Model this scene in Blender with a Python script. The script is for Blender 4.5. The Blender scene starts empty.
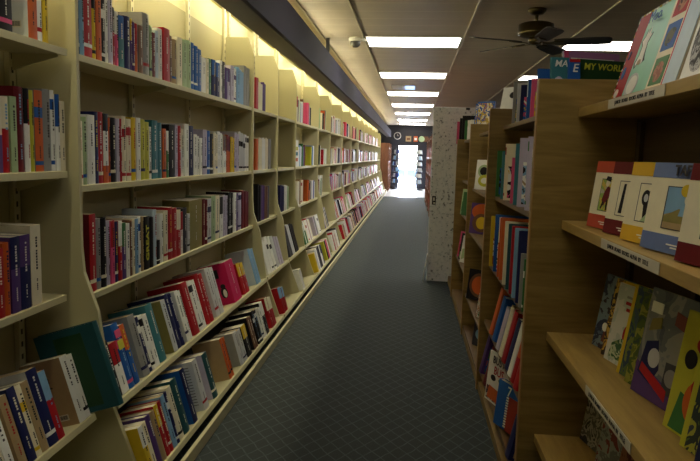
import bpy, math, random
from mathutils import Vector, Matrix, Euler
CEIL_W, NEAR_W, TUBE_W, SKY_W, EXPO = 11.5, 4.0, 58.0, 70.0, 0.0
SC = bpy.context.scene
COL = SC.collection
PI = math.pi
R_ = math.radians

# ------------------------------------------------------------------ materials
def lin(c):
    c = c / 255.0
    return c / 12.92 if c <= .04045 else ((c + .055) / 1.055) ** 2.4
def L3(rgb): return (lin(rgb[0]), lin(rgb[1]), lin(rgb[2]), 1)
_mc = {}
def new_mat(name):
    m = bpy.data.materials.new(name); m.use_nodes = True
    nt = m.node_tree; nt.nodes.clear()
    out = nt.nodes.new('ShaderNodeOutputMaterial'); b = nt.nodes.new('ShaderNodeBsdfPrincipled')
    nt.links.new(b.outputs[0], out.inputs[0])
    return m, nt, b
def mat(name, rgb, rough=.5, amt=.12, scale=18, metal=0., spec=.4):
    """plain surface whose colour and roughness vary a little with noise"""
    k = (name, rgb, rough)
    if k in _mc: return _mc[k]
    m, nt, b = new_mat(name)
    n = nt.nodes.new('ShaderNodeTexNoise'); n.inputs['Scale'].default_value = scale; n.inputs['Detail'].default_value = 4
    tc = nt.nodes.new('ShaderNodeTexCoord'); nt.links.new(tc.outputs['Object'], n.inputs['Vector'])
    mx = nt.nodes.new('ShaderNodeMix'); mx.data_type = 'RGBA'
    c = L3(rgb)
    mx.inputs[6].default_value = tuple(v * (1 - amt) for v in c[:3]) + (1,)
    mx.inputs[7].default_value = tuple(min(1, v * (1 + amt)) for v in c[:3]) + (1,)
    nt.links.new(n.outputs['Fac'], mx.inputs[0]); nt.links.new(mx.outputs[2], b.inputs['Base Color'])
    b.inputs['Roughness'].default_value = rough; b.inputs['Metallic'].default_value = metal
    b.inputs['Specular IOR Level'].default_value = spec
    _mc[k] = m; return m
def emit(name, rgb, s):
    m, nt, b = new_mat(name)
    b.inputs['Base Color'].default_value = L3(rgb); b.inputs['Emission Color'].default_value = L3(rgb); b.inputs['Emission Strength'].default_value = s
    return m
def math_node(nt, op, a, b=None):
    n = nt.nodes.new('ShaderNodeMath'); n.operation = op
    for i, v in enumerate((a, b)):
        if v is None: continue
        if isinstance(v, (int, float)): n.inputs[i].default_value = v
        else: nt.links.new(v, n.inputs[i])
    return n.outputs[0]
def wood(name, c1, c2, axis='Z', rough=.45):
    m, nt, b = new_mat(name)
    tc = nt.nodes.new('ShaderNodeTexCoord'); mp = nt.nodes.new('ShaderNodeMapping')
    sc = {'Z': (14, 14, 1.3), 'Y': (14, 1.3, 14), 'X': (1.3, 14, 14)}[axis]
    mp.inputs['Scale'].default_value = sc
    nt.links.new(tc.outputs['Object'], mp.inputs[0])
    n = nt.nodes.new('ShaderNodeTexNoise'); n.inputs['Scale'].default_value = 1.6; n.inputs['Detail'].default_value = 6; n.inputs['Distortion'].default_value = 1.1
    nt.links.new(mp.outputs[0], n.inputs['Vector'])
    n2 = nt.nodes.new('ShaderNodeTexNoise'); n2.inputs['Scale'].default_value = 9; n2.inputs['Detail'].default_value = 3
    nt.links.new(mp.outputs[0], n2.inputs['Vector'])
    f = math_node(nt, 'ADD', math_node(nt, 'MULTIPLY', n.outputs['Fac'], .75), math_node(nt, 'MULTIPLY', n2.outputs['Fac'], .25))
    r = nt.nodes.new('ShaderNodeValToRGB'); r.color_ramp.elements[0].position = .36; r.color_ramp.elements[1].position = .64
    r.color_ramp.elements[0].color = L3(c1); r.color_ramp.elements[1].color = L3(c2)
    nt.links.new(f, r.inputs[0]); nt.links.new(r.outputs[0], b.inputs['Base Color'])
    b.inputs['Roughness'].default_value = rough
    return m

CREAM = mat('cream_laminate', (190, 183, 144), .5, .04, 5)
CREAM_EDGE = mat('cream_edge', (206, 199, 158), .5, .03, 6)
CREAM_BACK = mat('cream_back_board', (184, 174, 132), .6, .05, 4)
PLASTER = mat('cream_plaster', (234, 224, 176), .7, .04, 3)
WALLP = mat('shop_plaster', (150, 140, 120), .8, .05, 2)
SLATE = mat('slate_laminate', (56, 54, 66), .75, .08, 4, 0, .2)
SLATE_D = mat('dark_slate_laminate', (62, 56, 56), .5, .08, 4)
OAK = wood('oak_upright', (126, 102, 52), (152, 126, 70), 'Y')
OAK_X = wood('oak_end_panel', (126, 102, 50), (156, 130, 72), 'X')
OAK_S = wood('oak_shelf', (156, 128, 68), (184, 154, 88), 'Y')
OAK_S2 = wood('oak_shelf_shaded', (96, 72, 38), (120, 92, 52), 'Y')  # darker oak for the bookcase shelves: shadow on their edges put into the colour
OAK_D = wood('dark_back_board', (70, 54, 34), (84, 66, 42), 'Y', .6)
BROWN_W = wood('red_brown_timber', (96, 56, 36), (128, 80, 52), 'Z')
BRASS = mat('aged_brass', (96, 84, 54), .35, .15, 20, 1.0)
BLADE = wood('dark_blade_timber', (38, 28, 22), (54, 40, 30), 'X')
METAL_W = mat('white_metal', (210, 206, 196), .4, .03, 8)
METAL_D = mat('dark_metal', (50, 50, 54), .4, .06, 12, .6)
PAPER = mat('paper_pages', (214, 206, 184), .8, .08, 60)
PAPER2 = mat('yellowed_pages', (188, 168, 128), .8, .1, 60)
INK = mat('black_ink', (28, 26, 26), .6)
INKW = mat('white_ink', (228, 226, 216), .6)
LABEL = mat('label_card', (206, 200, 184), .6, .04, 30)

def slotted():
    m, nt, b = new_mat('slotted_metal')
    tc = nt.nodes.new('ShaderNodeTexCoord'); s = nt.nodes.new('ShaderNodeSeparateXYZ'); nt.links.new(tc.outputs['Object'], s.inputs[0])
    fz = math_node(nt, 'FRACT', math_node(nt, 'MULTIPLY', s.outputs[2], 22.))
    hz = math_node(nt, 'LESS_THAN', fz, .42)
    hy = math_node(nt, 'LESS_THAN', math_node(nt, 'ABSOLUTE', s.outputs[1]), .0055)
    f = math_node(nt, 'MULTIPLY', hz, hy)
    mx = nt.nodes.new('ShaderNodeMix'); mx.data_type = 'RGBA'
    mx.inputs[6].default_value = L3((206, 198, 160)); mx.inputs[7].default_value = L3((60, 54, 40))
    nt.links.new(f, mx.inputs[0]); nt.links.new(mx.outputs[2], b.inputs['Base Color']); b.inputs['Roughness'].default_value = .45
    return m
SLOT = slotted()

def carpet():
    m, nt, b = new_mat('lattice_carpet')
    tc = nt.nodes.new('ShaderNodeTexCoord'); s = nt.nodes.new('ShaderNodeSeparateXYZ')
    nz = nt.nodes.new('ShaderNodeTexNoise'); nz.inputs['Scale'].default_value = 10; nt.links.new(tc.outputs['Object'], nz.inputs['Vector'])
    ad = nt.nodes.new('ShaderNodeVectorMath'); ad.operation = 'MULTIPLY_ADD'
    nt.links.new(nz.outputs['Color'], ad.inputs[0]); ad.inputs[1].default_value = (.02, .02, 0); nt.links.new(tc.outputs['Object'], ad.inputs[2])
    nt.links.new(ad.outputs[0], s.inputs[0])
    def line(sign):
        v = math_node(nt, 'ADD', math_node(nt, 'MULTIPLY', s.outputs[0], 13.), math_node(nt, 'MULTIPLY', s.outputs[1], 9. * sign))
        return math_node(nt, 'LESS_THAN', math_node(nt, 'ABSOLUTE', math_node(nt, 'SUBTRACT', math_node(nt, 'FRACT', v), .5)), .045)
    f = math_node(nt, 'MAXIMUM', line(1), line(-1))
    n2 = nt.nodes.new('ShaderNodeTexNoise'); n2.inputs['Scale'].default_value = 260; nt.links.new(tc.outputs['Object'], n2.inputs['Vector'])
    n3 = nt.nodes.new('ShaderNodeTexNoise'); n3.inputs['Scale'].default_value = 30; nt.links.new(tc.outputs['Object'], n3.inputs['Vector'])
    base = nt.nodes.new('ShaderNodeMix'); base.data_type = 'RGBA'
    base.inputs[6].default_value = L3((38, 45, 44)); base.inputs[7].default_value = L3((60, 67, 66)); nt.links.new(n2.outputs['Fac'], base.inputs[0])
    mx = nt.nodes.new('ShaderNodeMix'); mx.data_type = 'RGBA'
    nt.links.new(math_node(nt, 'MULTIPLY', f, math_node(nt, 'MULTIPLY', n3.outputs['Fac'], 1.1)), mx.inputs[0])
    nt.links.new(base.outputs[2], mx.inputs[6]); mx.inputs[7].default_value = L3((84, 93, 94))
    nt.links.new(mx.outputs[2], b.inputs['Base Color']); b.inputs['Roughness'].default_value = .85; b.inputs['Specular IOR Level'].default_value = .25
    return m
def ceiling_mat():
    m, nt, b = new_mat('ceiling_planks')
    tc = nt.nodes.new('ShaderNodeTexCoord'); s = nt.nodes.new('ShaderNodeSeparateXYZ'); nt.links.new(tc.outputs['Object'], s.inputs[0])
    fy = math_node(nt, 'FRACT', math_node(nt, 'MULTIPLY', s.outputs[1], 1 / .3))
    seam = math_node(nt, 'LESS_THAN', fy, .045)
    n = nt.nodes.new('ShaderNodeTexNoise'); n.inputs['Scale'].default_value = 3; n.inputs['Detail'].default_value = 5; nt.links.new(tc.outputs['Object'], n.inputs['Vector'])
    base = nt.nodes.new('ShaderNodeMix'); base.data_type = 'RGBA'
    base.inputs[6].default_value = L3((172, 158, 138)); base.inputs[7].default_value = L3((194, 180, 158)); nt.links.new(n.outputs['Fac'], base.inputs[0])
    mx = nt.nodes.new('ShaderNodeMix'); mx.data_type = 'RGBA'
    nt.links.new(math_node(nt, 'MULTIPLY', seam, .55), mx.inputs[0]); nt.links.new(base.outputs[2], mx.inputs[6]); mx.inputs[7].default_value = L3((222, 210, 188))
    nt.links.new(mx.outputs[2], b.inputs['Base Color']); b.inputs['Roughness'].default_value = .55
    return m
def speckle():
    m, nt, b = new_mat('speckled_grey')
    tc = nt.nodes.new('ShaderNodeTexCoord')
    v = nt.nodes.new('ShaderNodeTexVoronoi'); v.inputs['Scale'].default_value = 60; nt.links.new(tc.outputs['Object'], v.inputs['Vector'])
    n = nt.nodes.new('ShaderNodeTexNoise'); n.inputs['Scale'].default_value = 38; n.inputs['Detail'].default_value = 8; nt.links.new(tc.outputs['Object'], n.inputs['Vector'])
    r = nt.nodes.new('ShaderNodeValToRGB')
    e = r.color_ramp.elements; e[0].position = .31; e[0].color = L3((52, 54, 58)); e[1].position = .41; e[1].color = L3((222, 226, 228))
    e.new(.55).color = L3((240, 242, 242)); e.new(.38).color = L3((176, 182, 186))
    nt.links.new(math_node(nt, 'ADD', math_node(nt, 'MULTIPLY', n.outputs['Fac'], .85), math_node(nt, 'MULTIPLY', v.outputs['Distance'], .18)), r.inputs[0])
    nt.links.new(r.outputs[0], b.inputs['Base Color']); b.inputs['Roughness'].default_value = .5
    return m
def painterly(name, cols, scale=14, seed=0):
    """a busy printed illustration"""
    m, nt, b = new_mat(name)
    tc = nt.nodes.new('ShaderNodeTexCoord'); mp = nt.nodes.new('ShaderNodeMapping'); mp.inputs['Location'].default_value = (seed, seed * 2.3, seed * .7)
    nt.links.new(tc.outputs['Object'], mp.inputs[0])
    n = nt.nodes.new('ShaderNodeTexNoise'); n.inputs['Scale'].default_value = scale; n.inputs['Detail'].default_value = 3; n.inputs['Distortion'].default_value = .8
    nt.links.new(mp.outputs[0], n.inputs['Vector'])
    r = nt.nodes.new('ShaderNodeValToRGB'); r.color_ramp.interpolation = 'CONSTANT'
    e = r.color_ramp.elements
    k = len(cols)
    for i, c in enumerate(cols):
        p = .3 + .4 * i / k
        if i < 2: e[i].position = p; e[i].color = L3(c)
        else: e.new(p).color = L3(c)
    nt.links.new(n.outputs['Fac'], r.inputs[0]); nt.links.new(r.outputs[0], b.inputs['Base Color']); b.inputs['Roughness'].default_value = .5; b.inputs['Specular IOR Level'].default_value = .22
    return m

# ------------------------------------------------------------------ mesh helpers
class MB:
    def __init__(s): s.v = []; s.f = []; s.mi = []; s.ms = []; s.smooth = set()
    def _m(s, m):
        if m not in s.ms: s.ms.append(m)
        return s.ms.index(m)
    def face(s, pts, m):
        i = len(s.v); s.v += [tuple(p) for p in pts]; s.f.append(tuple(range(i, i + len(pts)))); s.mi.append(s._m(m))
    def box(s, x0, x1, y0, y1, z0, z1, m):
        s.prism([(x0, y0), (x1, y0), (x1, y1), (x0, y1)], z0, z1, m, 'z')
    def prism(s, poly, a, b, m, axis='z'):
        def P(u, w, t): return {'z': (u, w, t), 'y': (u, t, w), 'x': (t, u, w)}[axis]
        n = len(poly); i = len(s.v); k = s._m(m)
        s.v += [P(u, w, a) for u, w in poly] + [P(u, w, b) for u, w in poly]
        area = sum(poly[j][0] * poly[(j + 1) % n][1] - poly[(j + 1) % n][0] * poly[j][1] for j in range(n))
        fl = (area < 0) ^ (axis == 'y')
        fs = [tuple(range(i + n - 1, i - 1, -1)), tuple(range(i + n, i + 2 * n))]
        fs += [(i + j, i + (j + 1) % n, i + n + (j + 1) % n, i + n + j) for j in range(n)]
        for f in fs:
            s.f.append(f[::-1] if fl else f); s.mi.append(k)
    def lathe(s, prof, m, n=24, c=(0, 0, 0)):
        i = len(s.v); k = s._m(m)
        for r, z in prof:
            for j in range(n):
                a = 2 * PI * j / n; s.v.append((c[0] + r * math.cos(a), c[1] + r * math.sin(a), c[2] + z))
        for p in range(len(prof) - 1):
            for j in range(n):
                s.f.append((i + p * n + j, i + p * n + (j + 1) % n, i + (p + 1) * n + (j + 1) % n, i + (p + 1) * n + j)); s.mi.append(k); s.smooth.add(len(s.f) - 1)
        s.f.append(tuple(i + j for j in range(n))[::-1]); s.mi.append(k)
        e = i + (len(prof) - 1) * n; s.f.append(tuple(e + j for j in range(n))); s.mi.append(k)
    def tube(s, p, q, r, m, n=10):
        p, q = Vector(p), Vector(q); d = (q - p).normalized()
        u = d.orthogonal().normalized(); w = d.cross(u); i = len(s.v); k = s._m(m)
        for c in (p, q):
            for j in range(n):
                a = 2 * PI * j / n; s.v.append(tuple(c + r * (math.cos(a) * u + math.sin(a) * w)))
        for j in range(n):
            s.f.append((i + j, i + (j + 1) % n, i + n + (j + 1) % n, i + n + j)); s.mi.append(k); s.smooth.add(len(s.f) - 1)
        s.f.append(tuple(i + j for j in range(n))[::-1]); s.mi.append(k); s.f.append(tuple(i + n + j for j in range(n))); s.mi.append(k)
    def build(s, name, parent=None, bevel=0, loc=None):
        me = bpy.data.meshes.new(name); me.from_pydata(s.v, [], s.f)
        for m in s.ms: me.materials.append(m)
        for p, k in zip(me.polygons, s.mi): p.material_index = k
        for i in s.smooth: me.polygons[i].use_smooth = True
        me.update()
        o = bpy.data.objects.new(name, me); COL.objects.link(o)
        if parent: o.parent = parent
        if loc: o.location = loc
        if bevel:
            b = o.modifiers.new('edge', 'BEVEL'); b.width = bevel; b.segments = 2; b.limit_method = 'ANGLE'
        return o
def tag(o, label, cat, group=None, kind=None):
    o['label'] = label; o['category'] = cat
    if group: o['group'] = group
    if kind: o['kind'] = kind
    return o
def empty(name, loc, label, cat, group=None, rot=(0, 0, 0)):
    o = bpy.data.objects.new(name, None); COL.objects.link(o); o.location = loc; o.rotation_euler = rot; o.empty_display_size = .05
    return tag(o, label, cat, group)
def struct(name, mb, bevel=0):
    o = mb.build(name, None, bevel); o['kind'] = 'structure'; return o
def text(name, s, size, m, parent, M, ext=.0004, align='CENTER', shear=0, bold=0):
    """lettering as a mesh; M places the text's XY plane in the parent's space"""
    cu = bpy.data.curves.new(name, 'FONT'); cu.body = s; cu.size = size; cu.extrude = ext; cu.align_x = align; cu.align_y = 'CENTER'; cu.shear = shear; cu.offset = bold
    cu.resolution_u = 2
    t = bpy.data.objects.new(name, cu); COL.objects.link(t)
    bpy.context.view_layer.update()
    me = bpy.data.meshes.new_from_object(t.evaluated_get(bpy.context.evaluated_depsgraph_get()))
    bpy.data.objects.remove(t); bpy.data.curves.remove(cu)
    me.materials.clear(); me.materials.append(m); me.transform(M)
    o = bpy.data.objects.new(name, me); COL.objects.link(o); o.parent = parent
    return o
def frame(o, right, up):
    r, u = Vector(right), Vector(up); n = r.cross(u)
    return Matrix(((r.x, u.x, n.x, o[0]), (r.y, u.y, n.y, o[1]), (r.z, u.z, n.z, o[2]), (0, 0, 0, 1)))

# ------------------------------------------------------------------ setting
FL = carpet()
mb = MB(); mb.box(-1.42, 5, -2, 20.5, -.06, 0, FL); struct('floor', mb)
mb = MB(); mb.box(-1.42, 5, 20.5, 26, -.06, 0, mat('pale_vinyl', (222, 222, 226), .3, .05, 6)); struct('floor_entrance', mb)
mb = MB(); mb.box(-6, 8, 26.2, 30, -.08, -.02, mat('pale_concrete', (190, 190, 190), .8, .06, 3)); o = mb.build('pavement'); o['kind'] = 'structure'
mb = MB(); mb.box(-20, 20, 30, 70, -.8, -.7, mat('pale_asphalt', (150, 150, 152), .8, .06, 3)); o = mb.build('road'); o['kind'] = 'structure'
mb = MB(); mb.box(-1.42, 5, -2, 26.2, 2.56, 2.62, ceiling_mat()); struct('ceiling', mb)
mb = MB(); mb.box(-1.52, -1.42, -2, 26.2, -.06, 2.62, PLASTER); struct('wall_left', mb)
mb = MB(); mb.box(5, 5.1, -2, 26.2, -.06, 2.62, WALLP); struct('wall_right', mb)
mb = MB(); mb.box(-1.52, 5.1, -2.1, -2, -.06, 2.62, WALLP); struct('wall_behind', mb)
DARKW = mat('dark_fascia', (34, 34, 42), .5, .1, 4)
mb = MB(); mb.box(-1.42, -.54, 26, 26.2, 0, 2.56, DARKW); mb.box(.2, 5, 26, 26.2, 0, 2.56, DARKW); mb.box(-.54, .2, 26, 26.2, 1.74, 2.56, DARKW); struct('wall_end', mb)
mb = MB(); mb.box(-.57, -.54, 25.98, 26.22, 0, 1.77, METAL_D); mb.box(.2, .23, 25.98, 26.22, 0, 1.77, METAL_D); mb.box(-.57, .23, 25.98, 26.22, 1.74, 1.77, METAL_D); struct('door_1', mb)
for i, (x, w) in enumerate(((-.565, .018), (.5, .018), (1.585, .016), (2.66, .016), (-1.005, .02))):
    mb = MB(); mb.box(x - w / 2, x + w / 2, -2, 26, 2.548, 2.561, mat('ceiling_bar', (196, 186, 164), .5, .05)); struct('trim_%d' % (i + 1), mb)
mb = MB(); mb.box(-1.42, -1.395, 1.0, 23.5, 2.33, 2.37, CREAM_EDGE); struct('trim_6', mb)
mb = MB(); mb.box(-.885, -.868, 1.2, 23.35, 0, .055, CREAM_EDGE); mb.box(-1.38, -.955, 1.2, 23.35, 0, .04, SLATE_D); struct('baseboard_left', mb)

# ------------------------------------------------------------------ ceiling lamps
LAMP = emit('lit_diffuser', (255, 250, 240), CEIL_W)
def ceiling_light(x0, x1, y0, y1, label, m=None):
    r = empty('ceiling_light', ((x0 + x1) / 2, (y0 + y1) / 2, 2.56), label, 'ceiling light', 'ceiling light panels')
    w, d = (x1 - x0) / 2, (y1 - y0) / 2
    a = MB(); t = .02
    a.box(-w, w, -d, -d + t, -.012, 0, METAL_W); a.box(-w, w, d - t, d, -.012, 0, METAL_W); a.box(-w, -w + t, -d + t, d - t, -.012, 0, METAL_W); a.box(w - t, w, -d + t, d - t, -.012, 0, METAL_W)
    a.build('frame', r)
    b = MB(); b.box(-w + t, w - t, -d + t, d - t, -.009, -.002, m or LAMP); b.build('diffuser', r)
NTH = ['first', 'second', 'third', 'fourth', 'fifth', 'sixth', 'seventh', 'eighth', 'ninth', 'tenth']
for i, (y0, y1) in enumerate(((6.85, 7.47), (9.68, 10.38), (12.5, 13.35), (15.35, 16.3), (18.25, 19.3), (21.6, 22.6), (24.2, 25.2))):
    ceiling_light(-.55, .485, y0, y1, 'long bright ceiling panel over the aisle, %s counted from the camera' % NTH[i])
NEARLAMP = emit('dimmer_diffuser', (255, 248, 232), NEAR_W)
ceiling_light(-.55, .485, 3.9, 4.5, 'bright ceiling panel above the aisle beside the wide cream bay', NEARLAMP)
ceiling_light(-.55, .485, 1.0, 1.6, 'bright ceiling panel above the aisle beside the camera', NEARLAMP)
ceiling_light(1.6, 2.645, 4.1, 4.7, 'bright ceiling panel to the right, nearer than the ceiling fan', NEARLAMP)
ceiling_light(1.6, 2.645, 6.98, 7.58, 'bright ceiling panel right of the ceiling fan')
ceiling_light(1.6, 2.645, 9.85, 10.4, 'bright ceiling panel beyond the ceiling fan, over the top row of picture books')
ceiling_light(-.19, .02, 11.45, 12.1, 'small bluish square ceiling light beside the ceiling vent', emit('bluish_diffuser', (150, 180, 255), 2.5))
# unlit square vent between the first two lamps
r = empty('ceiling_vent', (-.31, 11.75, 2.56), 'small square ceiling vent between the second and third aisle light panels', 'vent')
a = MB()
for k in range(6): a.box(-.1, .1, -.3 + k * .1, -.25 + k * .1, -.012, -.004, METAL_W)
a.build('louvre', r); a = MB(); a.box(-.11, .11, -.32, .3, -.004, 0, METAL_D); a.build('backing', r)
# dome camera
r = empty('dome_camera', (-.655, 6.98, 2.56), 'small dome security camera on the ceiling beside the slate pelmet', 'security camera')
a = MB(); a.lathe([(.075, 0), (.075, -.03), (.06, -.04)], METAL_W, 20); a.build('base', r)
a = MB(); a.lathe([(.058, -.035), (.056, -.06), (.045, -.085), (.025, -.1), (.004, -.105)], mat('smoked_dome', (90, 88, 84), .12, .05), 20); a.build('dome', r)
a = MB(); a.box(.05, .13, -.03, .03, -.035, 0, METAL_W); a.build('bracket', r)
# ceiling fan
fan = empty('ceiling_fan', (1.0, 5.6, 2.56), 'dark ceiling fan with aged brass motor and five timber blades', 'ceiling fan')
a = MB(); a.lathe([(.075, 0), (.075, -.02), (.05, -.045), (.02, -.05)], BRASS, 24); a.build('canopy', fan)
a = MB(); a.tube((0, 0, -.04), (0, 0, -.125), .014, BRASS); a.build('downrod', fan)
a = MB(); a.lathe([(.05, -.112), (.12, -.118), (.145, -.13), (.145, -.19), (.148, -.195), (.148, -.21), (.12, -.225), (.07, -.235)], BRASS, 28); a.build('motor', fan)
a = MB(); a.lathe([(.06, -.235), (.06, -.27), (.04, -.29), (.01, -.295)], BRASS, 20); a.build('switch_cap', fan)
for k in range(5):
    ang = R_(-14 + 72 * k)
    ba = MB(); ba.prism([(.155, -.05), (.22, -.06), (.5, -.07), (.58, -.066), (.6, -.045), (.605, 0), (.6, .045), (.58, .066), (.5, .07), (.22, .06), (.155, .05)], -.004, .004, BLADE)
    bo = ba.build('blade', fan); bo.location = (0, 0, -.275); bo.rotation_euler = (R_(-13), 0, ang)
    ia = MB(); ia.prism([(.06, -.02), (.12, -.012), (.17, -.035), (.23, -.03), (.23, .03), (.17, .035), (.12, .012), (.06, .02)], -.012, -.005, BRASS)
    ia.build('blade_iron', bo)

# ------------------------------------------------------------------ left wall shelving
BACKX = -1.375
PROF = [(BACKX, .04), (-.93, .04), (-1.05, .37), (-1.10, .72), (-1.15, .86), (-1.157, .95), (-1.157, 2.0), (-1.20, 2.12), (BACKX, 2.12)]
LEV = [(-1.17, 1.625, 0), (-1.17, 1.167, 0), (-1.155, .768, 0), (-1.045, .375, 16), (-.912, .095, 16)]
LEV0 = [(-1.175, 1.63, 0), (-1.185, 1.22, 0), (-1.2, .785, 0), (-1.105, .352, 17), (-.95, .09, 16)]
def cream_unit(y0, y1, lev, posts, label, gap=.004, missing=()):
    """one bay: far side panel, back board, slotted posts, five shelves on brackets"""
    yc = (y0 + y1) / 2
    r = empty('shelf_unit', (BACKX, yc, 0), label, 'shelf unit', 'cream shelf units along the left wall')
    def ob(m, n, p=r, bev=0):
        o = m.build(n, p, bev); return o
    def X(x): return x - BACKX
    a = MB(); a.prism([(X(x), z) for x, z in PROF], y1 - yc - .02, y1 - yc, CREAM, 'y'); ob(a, 'side_panel', bev=.002)
    a = MB(); a.box(-.018, -.002, y0 - yc, y1 - yc - .02, .04, 2.12, CREAM_BACK); ob(a, 'back_board')
    for py in posts:
        a = MB(); a.box(0, .018, -.016, .016, .05, 2.34, SLOT); o = ob(a, 'slotted_post'); o.location = (0, py - yc, 0)
    for i, (xf, z, t) in enumerate(lev):
        d = min(xf - BACKX - .02, .24 if i == 4 else 9)
        a = MB(); a.box(-d, 0, y0 - yc + gap, y1 - yc - .02 - gap, -.018, 0, CREAM_EDGE)
        a.box(-.003, .003, y0 - yc + gap, y1 - yc - .02 - gap, -.024, -.0005, CREAM_EDGE)
        o = ob(a, 'shelf', bev=.001); o.location = (X(xf), 0, z); o.rotation_euler = (0, R_(-t), 0)
        for py in posts:
            c = MB(); c.prism([(-d, -.02), (-.02, -.02), (-.02, -.028), (-d, -.075)], py - yc - .004, py - yc + .004, CREAM_EDGE, 'y')
            c.build('bracket', o)
    return r
EDGES = [1.25, 2.13, 4.57, 5.42, 6.27, 7.8, 8.95, 10.5, 12.1, 13.7, 15.3, 16.9, 18.5, 20.1, 21.7, 23.3]
BAYN = ['near', 'wide', 'third', 'fourth', 'fifth', 'sixth']
UL = ['cream shelf unit nearest the camera, with navy and tan books on its lowest visible shelf',
      'widest cream shelf unit of the left wall, five rows crammed with books',
      'narrow cream shelf unit just beyond the widest one, a few books per shelf',
      'narrow cream shelf unit whose top two shelves stand empty',
      'cream shelf unit holding the white book with yellow, teal and orange bands']
for i in range(15):
    y0, y1 = EDGES[i], EDGES[i + 1]
    if i == 0: posts = [2.06]
    elif i == 1: posts = [3.0, 3.78, 4.51]
    else: posts = [y1 - .06, y0 + .06]
    lab = UL[i] if i < 5 else 'cream shelf unit %s along the left wall counted from the camera' % NTH[i] if i < 10 else 'cream shelf unit %s from the doorway end of the left wall' % (['fifth', 'fourth', 'third', 'second', 'very last'][i - 10])
    cream_unit(y0 if i else 1.25, y1, LEV0 if i == 0 else LEV, posts, lab, .03 if i == 0 else .003)
# pelmet with tube lamps behind it
r = empty('pelmet', (-.96, 9.8, 2.07), 'long dark slate lighting pelmet hung above the cream shelf units', 'pelmet')
a = MB(); a.box(.065, .09, -8.9, 15.8, 0, .25, SLATE); a.build('fascia_board', r, .002)
a = MB(); a.box(-.085, .064, -8.9, 15.8, 0, .02, SLATE_D); a.build('soffit_board', r, .002)
a = MB(); a.box(-.085, -.07, -8.9, 15.8, .021, .1, SLATE_D); a.build('back_rail', r, .002)
for k in range(2):
    y = -7.6 + k * 4.8
    a = MB(); a.box(-.02, .02, y - .004, y + .004, .02, .49, METAL_D); a.box(-.02, .07, y - .004, y + .004, .22, .24, METAL_D); a.build('hanger', r)
TUBE = emit('lit_tube', (255, 247, 205), TUBE_W)
for k in range(15):
    y = 1.65 + k * 1.55
    r = empty('tube_lamp', (-1.12, y, 2.40), 'fluorescent tube behind the slate pelmet, %s from the camera' % (NTH + ['eleventh', 'twelfth', 'thirteenth', 'fourteenth', 'fifteenth'])[k], 'tube lamp', 'tube lamps behind the pelmet')
    a = MB(); a.tube((0, -.6, -.03), (0, .6, -.03), .013, TUBE, 12); a.build('tube', r)
    a = MB(); a.box(-.03, .03, -.66, .66, .0, .03, METAL_W); a.box(-.012, .012, -.63, -.6, -.045, 0, METAL_W); a.box(-.012, .012, .6, .63, -.045, 0, METAL_W)
    a.box(-.006, .006, -.5, -.47, .03, .14, METAL_W); a.box(-.006, .006, .47, .5, .03, .14, METAL_W); a.build('batten', r)

# ------------------------------------------------------------------ books
PAL = {'W': ((240, 240, 234), 'white'), 'CR': ((236, 228, 200), 'cream'), 'GY': ((146, 146, 144), 'grey'), 'LG': ((202, 204, 206), 'light grey'),
       'DG': ((66, 66, 72), 'dark grey'), 'K': ((26, 25, 29), 'black'), 'R': ((172, 30, 38), 'red'), 'M': ((104, 22, 32), 'maroon'),
       'O': ((206, 98, 44), 'orange'), 'Y': ((220, 188, 44), 'yellow'), 'YG': ((194, 192, 62), 'lime yellow'), 'PG': ((170, 194, 148), 'pale green'),
       'G': ((60, 118, 64), 'green'), 'T': ((62, 122, 132), 'teal'), 'TD': ((36, 82, 88), 'dark teal'), 'B': ((36, 92, 168), 'blue'),
       'N': ((30, 36, 84), 'navy'), 'LB': ((130, 172, 208), 'light blue'), 'PB': ((196, 214, 228), 'pale blue'), 'P': ((88, 62, 122), 'purple'),
       'L': ((192, 184, 206), 'lilac'), 'PK': ((216, 84, 130), 'pink'), 'MG': ((198, 28, 88), 'magenta'), 'BR': ((112, 78, 54), 'brown'),
       'TN': ((170, 146, 108), 'tan'), 'OL': ((142, 132, 76), 'olive')}
def pm(c): return mat('cover_' + PAL[c][1].replace(' ', '_'), PAL[c][0], .5, .1, 30, 0, .22)
DARKC = set('DG K R M G T TD B N P BR MG OL'.split())
def spec(c):
    c = c.replace('*', '')
    parts = c.replace('+', '/').split('/')
    return parts, '+' in c
def colour_words(c):
    parts, plus = spec(c)
    a = PAL[parts[0]][1]
    return a if len(parts) == 1 else a + (' and ' if plus else ' over ') + PAL[parts[1]][1]
ONES = ['', 'first', 'second', 'third', 'fourth', 'fifth', 'sixth', 'seventh', 'eighth', 'ninth', 'tenth', 'eleventh', 'twelfth', 'thirteenth', 'fourteenth', 'fifteenth', 'sixteenth', 'seventeenth', 'eighteenth', 'nineteenth']
def ordinal(n):
    if n < 20: return ONES[n]
    t = ['', '', 'twent', 'thirt', 'fort', 'fift'][n // 10]
    return t + 'ieth' if n % 10 == 0 else t + 'y-' + ONES[n % 10]
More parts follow.
